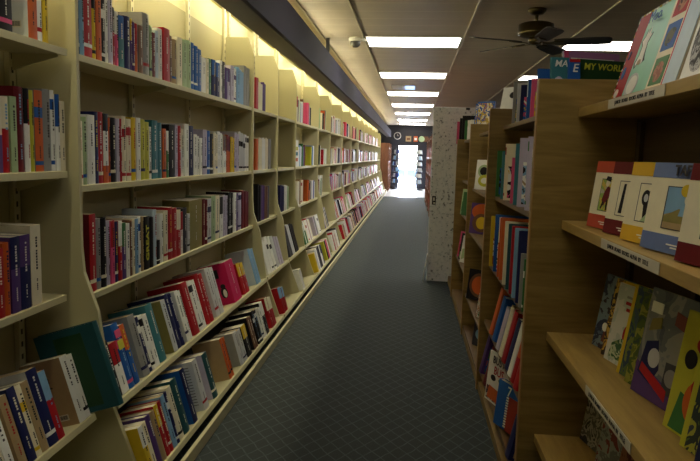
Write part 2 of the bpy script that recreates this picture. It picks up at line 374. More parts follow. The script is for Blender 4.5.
def make_book(name, t, h, d, c, cover=None, letters=True, hard=None, seed=0):
    """spine faces +x at x=0, thickness runs y=0..t, stands on z=0"""
    q = random.Random(seed)
    star = '*' in c
    parts, plus = spec(c)
    main = parts[0] if plus or len(parts) == 1 else parts[-1]
    hard = q.random() < .4 if hard is None else hard
    bt = .0024 if hard else .0011
    bul = min(.006, .22 * t) if hard else min(.0025, .1 * t)
    bands = []
    if len(parts) > 1 and not plus:
        n = len(parts); z = 0
        hs = {2: (.58, .42), 3: (.25, .5, .25)}[n]
        for p, f in zip(reversed(parts), hs): bands.append((z, z + f * h, p)); z += f * h
    elif plus:
        x = parts[1]; zz = .62 + .2 * q.random()
        bands = [(0, .08 * h, main), (.08 * h, .13 * h, x), (.13 * h, zz * h, main), (zz * h, (zz + .13) * h, x), ((zz + .13) * h, h, main)]
    elif q.random() < .3 and letters and not star:
        x = q.choice(['W', 'CR'] if main in DARKC else ['R', 'N', 'K', 'B'])
        zz = .1 + .05 * q.random()
        bands = [(0, zz * h, main), (zz * h, (zz + .05) * h, x), ((zz + .05) * h, h, main)]
    else: bands = [(0, h, main)]
    m = MB()
    pts = [(-bul * (1 - math.sin(PI * i / 6)), t * i / 6) for i in range(7)]
    inner = [(-bul - bt, t), (-bul - bt, 0)]
    for z0, z1, p in bands: m.prism(pts + inner, z0, z1, pm(p))
    cm = pm(cover or main)
    m.box(-d, -bul - bt, 0, bt, 0, h, cm); m.box(-d, -bul - bt, t - bt, t, 0, h, cm)
    o = m.build(name)
    ins = .003 if hard else .0006
    a = MB(); a.box(-d + ins, -bul - bt, bt, t - bt, ins, h - ins, PAPER if q.random() < .7 else PAPER2); a.build('page_block', o)
    if letters and not star:
        ink = (INKW if main in DARKC else INK)
        if q.random() < .2: ink = pm(q.choice(['Y', 'CR', 'LB'] if main in DARKC else ['R', 'N', 'DG']))
        a = MB(); z = h * (.93 - .08 * q.random()); s = min(t * .25, .0085); off = t * .5
        def run(z, zend, s):
            while z > zend:
                w = q.uniform(.5, 1.0) * s
                if q.random() < .16: z -= s * .8
                if z - w < zend: break
                a.box(-.0003, .0006, off - s * .5 * q.uniform(.75, 1), off + s * .5 * q.uniform(.75, 1), z - w, z, ink); z -= w + s * .28
        run(z, h * q.uniform(.38, .55), s)
        if len(a.f) > 30: a.build('title_lettering', o)
        a = MB(); run(h * .33, h * .15, s * .66)
        if len(a.f) > 24: a.build('author_lettering', o)
    return o
def place_left(o, x, y, z, tilt): o.location = (x, y, z); o.rotation_euler = (0, R_(-tilt), 0)
ROWN = ['top', 'second', 'third', 'fourth', 'bottom']
LEFT_ROWS = {
 '0,0': (-1.175, 1.63, 0, [(1.5742,1.6584,0.26,'W'),(1.659,1.7189,0.27,'K+PK'),(1.7195,1.7789,0.262,'K+PK'),(1.8606,1.9068,0.25,'O','LG'),(1.9074,1.9389,0.26,'W'),(1.9395,1.9664,0.25,'LG/Y')]),
 '0,1': (-1.185, 1.22, 0, [(1.5984,1.6715,0.2,'L'),(1.6721,1.7345,0.19,'CR/P'),(1.7351,1.7696,0.223,'CR/R'),(1.7702,1.8007,0.226,'PG'),(1.8013,1.8454,0.259,'M'),(1.846,1.8738,0.257,'K/W'),(1.8744,1.895,0.254,'YG'),(1.8956,1.9387,0.257,'O+B','GY'),(1.9415,1.9844,0.265,'GY'),(1.985,2.014,0.266,'W+B'),(2.0146,2.0382,0.255,'B/W'),(2.0388,2.0694,0.235,'CR')]),
 '0,2': (-1.2, 0.785, 0, [(1.5516,1.6315,0.24,'W'),(1.6321,1.701,0.22,'CR'),(1.7016,1.7378,0.211,'R'),(1.7384,1.7688,0.224,'O'),(1.7694,1.8133,0.237,'N/P'),(1.8159,1.868,0.237,'P/N'),(1.8734,1.9286,0.262,'CR')]),
 '0,3': (-1.105, 0.352, 17, [(1.5124,1.5806,0.273,'CR'),(1.5812,1.6122,0.247,'CR'),(1.6128,1.6448,0.231,'CR'),(1.6454,1.6787,0.214,'W'),(1.6936,1.7293,0.226,'TN'),(1.7345,1.7718,0.236,'N'),(1.7724,1.8048,0.229,'CR+Y'),(1.8054,1.839,0.23,'TN'),(1.8396,1.8926,0.255,'N','LG'),(1.8932,1.9298,0.232,'LB/R'),(2.0221,2.0641,0.242,'W','TN'),(2.0647,2.1003,0.233,'W')]),
 '1,0': (-1.17, 1.625, 0, [(2.1562,2.1765,0.26,'N'),(2.1771,2.2076,0.26,'LB'),(2.2082,2.2652,0.26,'R'),(2.2658,2.2988,0.25,'Y+K'),(2.2994,2.3373,0.25,'O'),(2.3379,2.3651,0.25,'K+W'),(2.3657,2.3894,0.25,'W'),(2.39,2.4225,0.29,'L'),(2.4231,2.4437,0.22,'K/R'),(2.4443,2.4792,0.21,'W/PK'),(2.4798,2.5275,0.203,'B/T'),(2.5281,2.5787,0.21,'N'),(2.5793,2.6026,0.21,'Y/P'),(2.6032,2.622,0.202,'P'),(2.6226,2.6568,0.2,'R/O'),(2.6574,2.7027,0.2,'BR','GY'),(2.7033,2.772,0.262,'GY'),(2.7726,2.7995,0.221,'PG'),(2.8001,2.8333,0.196,'M'),(2.8339,2.8679,0.212,'PB'),(2.8685,2.9274,0.23,'W'),(2.928,3.002,0.243,'R'),(3.0026,3.0539,0.222,'BR'),(3.0545,3.1076,0.213,'TN'),(3.1082,3.1773,0.234,'CR'),(3.1779,3.2353,0.235,'PG'),(3.2359,3.3108,0.242,'PG'),(3.3114,3.3651,0.242,'B'),(3.3657,3.4189,0.234,'B'),(3.4195,3.4726,0.226,'B'),(3.4732,3.5506,0.192,'W'),(3.5512,3.5955,0.196,'CR'),(3.5961,3.6508,0.203,'G'),(3.679,3.7428,0.209,'B/N'),(3.7434,3.8067,0.201,'B/N'),(3.8073,3.8581,0.223,'W'),(3.8587,3.9216,0.225,'DG'),(3.9222,3.9762,0.197,'P'),(3.9768,4.0437,0.199,'P/L'),(4.0443,4.1134,0.227,'L'),(4.114,4.1856,0.218,'W+P'),(4.1862,4.2455,0.235,'LB'),(4.2461,4.3047,0.227,'LB'),(4.3053,4.364,0.219,'LB'),(4.3646,4.4328,0.27,'GY'),(4.4334,4.5009,0.262,'GY')]),
 '1,1': (-1.17, 1.167, 0, [(2.1384,2.173,0.227,'CR'),(2.1736,2.2087,0.243,'PG'),(2.2093,2.2606,0.253,'W'),(2.2612,2.2913,0.267,'N'),(2.2919,2.3309,0.269,'R'),(2.3315,2.3717,0.265,'K/W/O'),(2.3723,2.3968,0.252,'O'),(2.3974,2.4399,0.254,'K'),(2.4405,2.4664,0.252,'L'),(2.467,2.489,0.253,'R'),(2.4896,2.534,0.265,'CR+R'),(2.5346,2.5784,0.257,'CR+R'),(2.579,2.6229,0.265,'Y'),(2.6235,2.6637,0.267,'W'),(2.6643,2.7094,0.262,'YG'),(2.71,2.7545,0.254,'YG'),(2.7551,2.788,0.235,'W','T'),(2.7886,2.8502,0.266,'T'),(2.8508,2.9117,0.258,'T'),(2.9123,2.9553,0.233,'O'),(2.9559,3.0001,0.225,'W/G'),(3.0007,3.0733,0.257,'K'),(3.0739,3.1077,0.259,'L'),(3.1083,3.1572,0.256,'R'),(3.1578,3.2007,0.243,'CR/W'),(3.2013,3.2607,0.271,'W'),(3.2613,3.3387,0.264,'N','B'),(3.3393,3.3891,0.221,'W'),(3.3897,3.4389,0.213,'W'),(3.4395,3.4887,0.205,'W'),(3.4893,3.5596,0.253,'L'),(3.5602,3.6333,0.25,'B'),(3.6339,3.6809,0.235,'DG'),(3.6815,3.7256,0.243,'CR'),(3.7262,3.7697,0.235,'CR'),(3.7703,3.8218,0.253,'W'),(3.8224,3.8733,0.245,'W'),(3.8739,3.917,0.238,'BR/W'),(3.9176,3.9602,0.23,'BR/W'),(3.9608,4.006,0.241,'M/O'),(4.0066,4.0511,0.233,'M/O'),(4.0517,4.0989,0.231,'Y'),(4.0995,4.146,0.223,'Y'),(4.1466,4.196,0.261,'L'),(4.1966,4.2454,0.253,'L'),(4.246,4.2985,0.272,'LG+K','LG'),(4.2991,4.3509,0.264,'LG+K','LG'),(4.3515,4.4034,0.256,'LG+K','LG'),(4.404,4.4596,0.256,'W+K'),(4.4602,4.5152,0.248,'W+K')]),
 '1,2': (-1.155, 0.768, 0, [(2.1885,2.2338,0.29,'R','M'),(2.2377,2.2769,0.268,'GY','LG'),(2.2775,2.3175,0.268,'K'),(2.3181,2.3467,0.253,'L'),(2.3473,2.3766,0.25,'R/PK'),(2.3772,2.4072,0.243,'N'),(2.4078,2.4386,0.244,'W/R'),(2.4392,2.4754,0.232,'G/P'),(2.476,2.5084,0.225,'W'),(2.509,2.5423,0.234,'BR'),(2.5429,2.567,0.239,'CR'),(2.5676,2.5973,0.236,'LB'),(2.5979,2.6283,0.242,'W+B'),(2.6289,2.6546,0.239,'TN'),(2.6599,2.7096,0.237,'K*'),(2.7102,2.7593,0.229,'K*'),(2.765,2.794,0.259,'PB'),(2.7946,2.8476,0.11,'K'),(2.8482,2.8845,0.232,'W'),(2.8851,2.935,0.243,'CR'),(2.9356,2.9885,0.256,'R','R'),(2.9891,3.0413,0.248,'R','R'),(3.0419,3.0972,0.234,'CR/R'),(3.0978,3.1404,0.22,'R/W'),(3.141,3.1998,0.236,'DG'),(3.2004,3.2381,0.201,'LG'),(3.2387,3.4431,0.266,'OL'),(3.4437,3.488,0.262,'M'),(3.4886,3.5322,0.254,'M'),(3.5328,3.6066,0.257,'LG+N'),(3.6072,3.6842,0.269,'PG'),(3.6848,3.7649,0.265,'CR'),(3.7655,3.8278,0.254,'K/W'),(3.8284,3.8884,0.261,'L'),(3.889,3.9484,0.253,'L'),(3.949,4.0068,0.273,'K'),(4.0074,4.0645,0.265,'K'),(4.0651,4.1373,0.261,'W'),(4.1379,4.2,0.251,'P'),(4.2006,4.2776,0.254,'L+N'),(4.2782,4.3373,0.268,'M'),(4.3379,4.3965,0.26,'M'),(4.3971,4.4556,0.252,'M')]),
 '1,3': (-1.05, 0.375, 16, [(2.105,2.1442,0.23,'K'),(2.1448,2.1766,0.22,'K'),(2.1772,2.2354,0.2,'R/W'),(2.236,2.2927,0.262,'B+PK','B'),(2.2933,2.334,0.244,'O/B'),(2.3815,2.4459,0.259,'GY','GY'),(2.4465,2.4767,0.238,'N+W'),(2.4773,2.5136,0.238,'W+K'),(2.5142,2.557,0.232,'W'),(2.5792,2.6481,0.262,'T','T'),(2.7329,2.7836,0.247,'LG','OL'),(2.7901,2.8335,0.264,'N'),(2.834,2.8768,0.256,'N'),(2.9045,2.9476,0.254,'W','LG'),(2.9482,2.9906,0.246,'W','LG'),(3.0129,3.0816,0.274,'R','R'),(3.0894,3.1452,0.265,'W+K'),(3.1458,3.1946,0.26,'W'),(3.2283,3.2764,0.278,'R'),(3.277,3.3245,0.27,'R'),(3.3887,3.4514,0.281,'LG','LG'),(3.452,3.5141,0.273,'LG','LG'),(3.7363,3.8998,0.26,'MG','MG'),(3.974,4.039,0.209,'Y/R'),(4.0396,4.104,0.201,'Y/R'),(4.3001,4.3602,0.258,'LB','PB'),(4.3609,4.4204,0.25,'LB','PB')]),
 '1,4': (-0.912, 0.095, 16, [(1.9281,1.9747,0.19,'W/Y'),(1.9753,2.0233,0.19,'CR'),(2.0317,2.0829,0.2,'P'),(2.0835,2.1365,0.2,'TN'),(2.1371,2.1831,0.21,'Y/R'),(2.1837,2.2316,0.21,'R'),(2.2322,2.282,0.22,'LB'),(2.2826,2.3239,0.22,'N+W'),(2.3245,2.3894,0.23,'CR'),(2.4007,2.4822,0.24,'TD'),(2.5436,2.6078,0.25,'N','B'),(2.7456,2.8196,0.24,'LG','LG'),(2.8975,2.9626,0.227,'TD','L'),(3.1755,3.2192,0.224,'O','TN'),(3.2198,3.2629,0.216,'O','TN'),(3.3973,3.4641,0.193,'LG','GY'),(3.4647,3.5308,0.185,'LG','GY'),(3.554,3.6376,0.187,'Y/K'),(3.6996,3.7447,0.205,'BR','K'),(3.7453,3.7898,0.197,'BR','K'),(3.8164,3.8643,0.214,'K+W'),(3.8649,3.9121,0.206,'K+W'),(3.9403,3.9837,0.204,'W'),(3.9843,4.0272,0.196,'W'),(4.042,4.1178,0.216,'W/K'),(4.1963,4.2459,0.214,'CR/R'),(4.2465,4.2954,0.206,'CR/R'),(4.296,4.345,0.198,'CR/R')]),
 '2,0': (-1.17, 1.625, 0, [(4.7074,4.7858,0.232,'R'),(4.7864,4.8515,0.207,'CR'),(4.8521,4.9166,0.199,'CR'),(4.9172,4.9683,0.22,'P'),(4.9689,5.0194,0.212,'P')]),
 '2,1': (-1.17, 1.167, 0, [(4.7249,4.8044,0.236,'O'),(4.8206,4.8704,0.247,'CR'),(4.871,4.9202,0.239,'CR'),(4.9208,4.9812,0.25,'W'),(4.9818,5.0416,0.242,'W'),(5.0422,5.0871,0.253,'CR'),(5.0877,5.132,0.245,'CR'),(5.1504,5.2256,0.248,'GY')]),
 '2,2': (-1.155, 0.768, 0, [(4.743,4.7922,0.29,'K'),(4.7928,4.8413,0.282,'K'),(4.8419,4.9015,0.279,'P'),(4.9021,4.9611,0.271,'P'),(4.9617,5.006,0.267,'BR'),(5.0066,5.0503,0.259,'BR'),(5.0509,5.1238,0.263,'DG')]),
 '2,3': (-1.05, 0.375, 16, [(4.6813,4.7286,0.264,'W'),(4.7292,4.7758,0.256,'W'),(4.7764,4.8231,0.248,'W'),(4.8414,4.9074,0.277,'W+K'),(4.908,4.9733,0.269,'W+K'),(5.0123,5.092,0.258,'LG'),(5.1328,5.1852,0.241,'L'),(5.1858,5.2376,0.233,'L')]),
 '2,4': (-0.912, 0.095, 16, [(4.4497,4.4989,0.2,'LB/R'),(4.4995,4.548,0.192,'LB/R'),(4.5486,4.5972,0.184,'LB/R')]),
 '3,2': (-1.155, 0.768, 0, [(5.5686,5.6289,0.246,'N'),(5.6295,5.6892,0.238,'N'),(5.6898,5.7495,0.23,'N'),(5.7729,5.8207,0.239,'W'),(5.8213,5.8684,0.231,'W'),(5.869,5.918,0.225,'PG'),(5.9186,5.967,0.217,'PG')]),
 '3,3': (-1.05, 0.375, 16, [(5.5302,5.5789,0.29,'DG'),(5.5795,5.6275,0.282,'DG'),(5.6281,5.6762,0.274,'DG'),(5.6768,5.7402,0.285,'LG'),(5.7408,5.8036,0.277,'LG'),(5.8297,5.8836,0.276,'K'),(5.8842,5.9376,0.268,'K'),(5.9382,5.9915,0.26,'K')]),
 '3,4': (-0.912, 0.095, 16, [(5.1243,5.1841,0.19,'W'),(5.1847,5.2438,0.182,'W')]),
}
RIGHT_ROWS = {
 'A,0': (0.53, 1.475, 4, [(2.8634,2.9818,0.183,'PK','PK'),(2.9824,3.1106,0.193,'PB/B'),(3.1112,3.3421,0.186,'N'),(3.3427,3.4717,0.205,'LG'),(3.4723,3.6488,0.228,'GY')]),
 'A,1': (0.465, 1.1, 4, [(2.4188,2.4793,0.239,'W'),(2.4799,2.5871,0.29,'L+G'),(2.5877,2.7809,0.29,'L','L'),(2.7815,2.8892,0.269,'T'),(2.8898,2.9761,0.208,'PK'),(2.9767,3.201,0.274,'CR+R'),(3.2016,3.3083,0.238,'T'),(3.3089,3.504,0.244,'G')]),
 'A,2': (0.445, 0.73, 6, [(2.2115,2.2684,0.2,'G+W'),(2.269,2.3489,0.21,'GY'),(2.3495,2.4353,0.29,'N'),(2.4359,2.5403,0.29,'LB'),(2.5409,2.6283,0.29,'R'),(2.6289,2.7367,0.29,'TD'),(2.7373,2.8543,0.29,'CR'),(2.8549,2.9823,0.29,'O'),(2.9829,3.0683,0.29,'W/O'),(3.0689,3.2361,0.29,'B+P'),(3.2367,3.4231,0.267,'Y')]),
 'A,3': (0.43, 0.39, 12, [(2.0741,2.1889,0.2,'R'),(2.1895,2.2725,0.18,'O/R'),(2.2731,2.3861,0.22,'W'),(2.3867,2.4853,0.22,'N'),(2.4859,2.6212,0.23,'R'),(2.6218,2.7407,0.23,'CR'),(2.7413,2.8714,0.2,'L'),(2.872,3.0529,0.22,'B'),(3.0535,3.215,0.24,'O','O')]),
 'A,4': (0.425, 0.1, 12, [(2.3213,2.4761,0.19,'N'),(2.4767,2.6521,0.2,'K/G'),(2.7493,2.8719,0.24,'R+W'),(2.8902,3.0458,0.24,'B'),(3.1084,3.2184,0.23,'TD'),(3.219,3.411,0.23,'G'),(3.4116,3.5707,0.24,'M'),(3.5713,3.8396,0.25,'P')]),
}

BAYLAB = {'0': 'near', '1': 'wide', '2': 'third', '3': 'fourth', '4': 'fifth', '5': 'sixth'}
def size_words(t, h):
    if t < .022: return 'thin'
    if h > .265: return 'tall'
    if h < .19: return 'short'
    if t > .055: return 'thick'
    return 'upright'
BOOKS = {}
def fill_row(key, X, z, tilt, items, letters=True):
    b, rw = key.split(',')
    sh = {'2,4': .16, '3,4': .34}.get(key, 0)
    items = [(it[0] + sh, it[1] + sh) + tuple(it[2:]) for it in items]
    if b == '1':
        items = [tuple([2.14 + (v - items[0][0]) * (2.8 - 2.14) / (2.8 - items[0][0]) if v < 2.8 and items[0][0] < 2.14 else v for v in it[:2]]) + tuple(it[2:]) for it in items]
    dep = {0: .165, 1: .165, 2: .16, 3: .2, 4: .19}[int(rw)]
    for i, it in enumerate(items):
        y0, y1, h, c = it[:4]; cover = it[4] if len(it) > 4 else None
        q = random.Random(key + str(i))
        if b == '0': s_ = -.03 if rw == '3' else .02; y0, y1 = y0 + s_, y1 + s_
        d = min(.165 if b == '0' else dep, max(.12, h * .72)) * q.uniform(.93, 1.0)
        o = make_book('book', y1 - y0, h, d, c, cover, letters and y0 < 4.2, seed=key + str(i) + 'b')
        inset = .003 + .006 * q.random()
        place_left(o, X - inset, y0, z + .001, tilt)
        if tilt:  # sit on the tilted shelf
            o.location = (X - inset * math.cos(R_(tilt)) + .0012 * math.sin(R_(tilt)), y0, z - inset * math.sin(R_(tilt)) + .0012 * math.cos(R_(tilt)))
        w = colour_words(c)
        if cover and PAL[cover][1] not in w and len(spec(c)[0]) == 1: w += ' backed'
        tag(o, '%s %s book, %s from near end of %s cream bay\'s %s shelf' % (size_words(y1 - y0, h), colour_words(c), ordinal(i + 1), BAYLAB[b], ROWN[int(rw)]), 'book',
            'books on the %s shelf of the %s cream bay' % (ROWN[int(rw)], BAYLAB[b]))
        BOOKS[(key, i)] = (o, y1 - y0, h, d)
for key, (X, z, tilt, items) in LEFT_ROWS.items(): fill_row(key, X, z, tilt, items)

# bays five and six, row by row: (thickness, height, colour)
def seq(y, spec_, ymax):
    out = []
    for t, h, c in spec_:
        if c is not None and y + t < ymax: out.append((y, y + t - .0008, h, c))
        y += t
    return out
B5 = {0: [(.1, .2, None), (.05, .25, 'R/CR'), (.05, .22, 'K'), (.06, .24, 'CR'), (.06, .22, 'PG'), (.06, .2, 'L'), (.06, .22, 'W'), (.06, .25, 'BR'), (.25, .2, None), (.06, .24, 'PK'), (.06, .24, 'R'), (.06, .22, 'L'), (.06, .2, 'K')],
      1: [(.02, .2, None), (.2, .27, 'W*'), (.06, .2, 'W'), (.06, .22, 'LB'), (.06, .21, 'W'), (.05, .2, 'G'), (.06, .24, 'G'), (.06, .21, 'P'), (.06, .23, 'M'), (.4, .2, None), (.06, .22, 'YG'), (.06, .23, 'B'), (.06, .22, 'LB'), (.06, .23, 'W')],
      2: [(.05, .2, None), (.07, .24, 'CR'), (.07, .25, 'CR'), (.07, .24, 'W'), (.07, .26, 'TN'), (.07, .25, 'CR+R'), (.06, .25, 'CR'), (.3, .2, None), (.06, .24, 'O'), (.06, .24, 'K'), (.06, .2, 'K/O'), (.1, .2, None), (.05, .22, 'LG'), (.05, .22, 'W'), (.06, .22, 'L'), (.05, .22, 'B'), (.05, .2, 'W')],
      3: [(.05, .2, None), (.06, .22, 'G'), (.06, .22, 'W'), (.06, .23, 'W/G'), (.05, .22, 'CR'), (.06, .23, 'W+R'), (.06, .23, 'W'), (.06, .24, 'R'), (.06, .23, 'W'), (.06, .22, 'CR'), (.25, .2, None), (.06, .22, 'L'), (.06, .22, 'GY'), (.06, .22, 'W'), (.06, .22, 'W'), (.06, .22, 'W+K'), (.06, .22, 'LG')],
      4: [(.04, .2, None), (.06, .2, 'Y'), (.06, .2, 'CR'), (.07, .22, 'LG'), (.07, .22, 'W'), (.06, .22, 'DG'), (.07, .23, 'K'), (.06, .23, 'W'), (.06, .22, 'K/W'), (.06, .22, 'N'), (.2, .2, None), (.06, .22, 'YG'), (.07, .22, 'K'), (.06, .22, 'PK'), (.06, .22, 'R'), (.06, .22, 'W'), (.06, .22, 'G')]}
for rw, sp in B5.items():
    X, z, t = LEV[rw]; fill_row('4,%d' % rw, X, z, t, seq(6.3, sp, 7.76), False)
# coloured bands on the white face-out sized book in the fifth bay
o, t, h, d = BOOKS[('4,1', 0)]
for zz, cc in ((.62, 'YG'), (.42, 'T'), (.2, 'O')):
    a = MB(); a.box(-.001, .0012, t * .1, t * .8, h * zz, h * (zz + .13), pm(cc)); a.build('colour_band', o)
FARC = ['R', 'M', 'PK', 'W', 'W', 'CR', 'K', 'K', 'L', 'R', 'BR', 'LG', 'O', 'N', 'TN', 'DG', 'PG', 'W']
def rand_row(y0, y1, rw, q, cols):
    out = []; y = y0 + .03
    while y < y1 - .1:
        t = q.uniform(.03, .055); c = q.choice(cols)
        if q.random() < .12: y += q.uniform(.08, .2)
        if y + t < y1 - .04: out.append((y, y + t - .001, q.uniform(.19, .26), c))
        y += t
    return out
q = random.Random(5)
for rw in range(5):
    X, z, t = LEV[rw]
    it = [b for k, b in enumerate(rand_row(7.8, 8.93, rw, q, FARC)) if rw in (0, 1, 2, 3, 4)][:9 if rw else 8]
    fill_row('5,%d' % rw, X, z, t, it, False)
a = MB()
for bi in range(6, 14):
    cols = FARC if bi < 12 else ['W', 'W', 'LG', 'W', 'PK', 'K', 'L']
    for rw in range(5):
        X, z, t = LEV[rw]; tr = R_(-t)
        for (y0, y1, h, c) in rand_row(EDGES[bi], EDGES[bi + 1] - .02, rw, q, cols):
            d = .15; m1 = pm(c)
            M = Matrix.Translation((X - .008, 0, z + .0015)) @ Matrix.Rotation(tr, 4, 'Y')
            s0 = len(a.v)
            a.box(-d, 0, y0, y0 + .003, 0, h, m1); a.box(-d, 0, y1 - .003, y1, 0, h, m1); a.box(-.004, 0, y0 + .003, y1 - .003, 0, h, m1); a.box(-d + .004, -.004, y0 + .003, y1 - .003, .003, h - .004, PAPER)
            for k in range(s0, len(a.v)): a.v[k] = tuple(M @ Vector(a.v[k]))
o = a.build('distant_books'); tag(o, 'mass of small books filling the distant cream bays towards the bright doorway', 'books', None, 'stuff')

# extra print on particular books of the left wall
def near_cover_art(key, i, fn):
    o, t, h, d = BOOKS[(key, i)]; a = MB(); fn(a, t, h, d); return a
def find(key, c, k=0):
    items = LEFT_ROWS[key][3]; n = [i for i, it in enumerate(items) if it[3] == c]
    return n[k]
def barcode(a, x, z, w=.035, h=.022, bg=LABEL):
    a.box(x, x + w, -.0006, 0, z, z + h, bg)
    q = random.Random(3); u = x + .003
    while u < x + w - .004:
        s = q.choice([.0008, .0014, .002]); a.box(u, u + s, -.0009, -.0005, z + .004, z + h - .003, INK); u += s + .0014
i = find('0,0', 'O'); a = MB(); barcode(a, -.06, .03); a.build('barcode', BOOKS[('0,0', i)][0])
i = find('0,3', 'W', 1); o, t, h, d = BOOKS[('0,3', i)]
a = MB(); barcode(a, -.07, .02); a.build('barcode', o)
a = MB(); a.prism([(-.09 + .024 * math.cos(k * PI / 8) * (1 + .12 * (k % 2)), .17 + .02 * math.sin(k * PI / 8) * (1 + .12 * (k % 2))) for k in range(16)], -.0008, 0, mat('faded_print', (96, 82, 60), .7), 'y')
a.box(-.12, -.06, -.0008, 0, .14, .146, mat('faded_print', (96, 82, 60), .7)); a.build('cover_emblem', o)
i = find('1,2', 'K*'); o, t, h, d = BOOKS[('1,2', i)]
text('title_lettering', 'GREAT', min(.062, t * .8), pm('YG'), o, frame((.0006, t * .5, h * .5), (0, 0, 1), (0, -1, 0)) @ Matrix.Scale(1.3, 4, (1, 0, 0)), bold=.0012)
i = find('1,3', 'MG'); o, t, h, d = BOOKS[('1,3', i)]
a = MB()
def disc(a, cx, cz, rx, rz, m, y=-.0008, n=18): a.prism([(cx + rx * math.cos(2 * PI * k / n), cz + rz * math.sin(2 * PI * k / n)) for k in range(n)], y, 0, m, 'y')
disc(a, -.05, .075, .022, .036, INK); disc(a, -.046, .07, .012, .026, INKW, -.0012); disc(a, -.05, .115, .016, .015, INK, -.001)
a.box(-.14, -.06, -.0008, 0, .17, .225, INK); a.build('cover_print', o)
i = find('1,3', 'B+PK'); o, t, h, d = BOOKS[('1,3', i)]
a = MB(); a.box(-.0005, .0012, t * .1, t * .9, h * .78, h * .9, pm('PK')); a.box(-.0005, .0012, t * .1, t * .9, h * .6, h * .74, pm('YG')); a.build('spine_patch', o)
i = find('1,4', 'N'); o, t, h, d = BOOKS[('1,4', i)]
a = MB(); barcode(a, -.075, .02, .045, .03); a.build('barcode', o)
i = find('1,4', 'LG'); o, t, h, d = BOOKS[('1,4', i)]
a = MB()
for k in range(14): a.box(-.16, -.025, -.0005, 0, .03 + k * .014, .034 + k * .014, mat('grey_print', (120, 118, 116), .7))
a.build('cover_text', o)
# big dark teal book leaning out past the end of the near unit's lowest visible shelf
o = make_book('book', .032, .315, .24, 'TD', 'TD', False, True, 'big'); o.location = (-1.0, 2.074, .392); o.rotation_euler = (0, R_(-18), 0)
tag(o, 'oversized dark teal and green book leaning past the end of the near bay\'s shelf', 'book', 'books on the fourth shelf of the near cream bay')
a = MB(); a.box(-.17, -.06, -.0006, 0, .02, .29, mat('cover_deep_green', (30, 70, 40), .45)); a.build('cover_panel', o)

# ------------------------------------------------------------------ right-hand bookcases
def face_book(w, h, t, cover, name='picture_book', hard=True):
    """front cover faces +x at x=0, width runs y=0..w, stands on z=0"""
    m = MB(); bt = .003 if hard else .0012
    m.box(-bt, 0, 0, w, 0, h, cover); m.box(-t, -t + bt, 0, w, 0, h, cover)
    pts = [(-t / 2 - t / 2 * math.cos(PI * i / 6), -.25 * t * math.sin(PI * i / 6)) for i in range(7)]
    m.prism(pts + [(-bt, .0012), (-t + bt, .0012)], 0, h, cover)
    o = m.build(name)
    a = MB(); a.box(-t + bt, -bt, .0013, w - .003, .003, h - .003, PAPER); a.build('page_block', o)
    return o
def art(o, w, h, prims, name='cover_picture'):
    a = MB(); x = .0003
    for p in prims:
        x += .00022; k = p[0]; m = p[-1]
        if isinstance(m, str): m = pm(m)
        if k == 'r': a.box(0, x, p[1] * w, p[3] * w, p[2] * h, p[4] * h, m)
        elif k == 'e': a.prism([(p[1] * w + p[3] * w * math.cos(2 * PI * j / 20), p[2] * h + p[4] * h * math.sin(2 * PI * j / 20)) for j in range(20)], 0, x, m, 'x')
        elif k == 'p': a.prism([(u * w, v * h) for u, v in p[1]], 0, x, m, 'x')
    return a.build(name, o)
def cover_text(o, w, h, s, u, v, size, m, x=.0042, rot=0, shear=0, bold=.0006):
    return text('title_lettering', s, size, m, o, frame((x, u * w, v * h), (0, math.cos(rot), math.sin(rot)), (0, -math.sin(rot), math.cos(rot))), shear=shear, bold=bold)
def place_face(o, x, y, z, phi, tilt):
    o.location = (x, y, z + .0006 - math.sin(R_(tilt)) * min(v.co.x for v in o.data.vertices)); o.rotation_euler = (0, R_(-tilt), R_(phi))

OAKEDGE = wood('oak_edge', (150, 116, 66), (170, 136, 82), 'Z')
def oak_unit(y0, y1, rows, top, label, end=True, x0=.41, x1=1.05, back=.735):
    r = empty('bookcase', (back, (y0 + y1) / 2, 0), label, 'bookcase', 'oak bookcases on the right of the aisle')
    yc = (y0 + y1) / 2
    a = MB(); a.box(x0 + .004 - back, x1 - back, y0 - yc, y0 - yc + .028, 0, top, OAK_X); a.build('side_panel', r, .002)
    a = MB(); a.box(x0 - back, x0 + .004 - back, y0 - yc, y0 - yc + .028, 0, top, OAKEDGE); a.build('edge_strip', r)
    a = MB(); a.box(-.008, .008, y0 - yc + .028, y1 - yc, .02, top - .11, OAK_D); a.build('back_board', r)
    for i, (xf, z, t) in enumerate(rows):
        d = .735 - xf - .012
        if i == 0: d = 1.04 - xf
        a = MB(); a.box(-d, 0, -(y1 - y0) / 2 + .03, (y1 - y0) / 2 - .002, -.02, 0, OAK_S2); o = a.build('shelf', r, .0015)
        o.location = (xf - back, 0, z); o.rotation_euler = (0, R_(-t), PI)
        # after the half turn the shelf's local -x runs towards the back board
    a = MB(); a.box(x0 + .01 - back, .3, y0 - yc + .028, y1 - yc, 0, .05, OAK); a.build('plinth', r)
    return r
RA = [(.48, 1.475, 0), (.455, 1.10, 0), (.445, .73, 0), (.435, .42, 12), (.425, .13, 12)]
oak_unit(2.19, 3.5, RA, 1.57, 'oak bookcase nearest the camera, its plain end panel facing the camera')
RB = [(.47, 1.475, 0), (.44, 1.09, 0), (.43, .785, 0), (.425, .32, 0), (.42, .08, 0)]
oak_unit(3.5, 4.62, RB, 1.57, 'second oak bookcase, with orange round-pictured books and a floral cover at its front')
oak_unit(4.62, 5.9, [(.47, 1.46, 0), (.47, 1.1, 0), (.46, .81, 0), (.44, .41, 0), (.42, .08, 0)], 1.545, 'third oak bookcase, green and black picture books in its middle')
oak_unit(5.9, 6.55, [(.47, 1.44, 0), (.47, 1.1, 0), (.46, .81, 0), (.44, .41, 0), (.42, .08, 0)], 1.47, 'last oak bookcase, against the speckled grey partition')

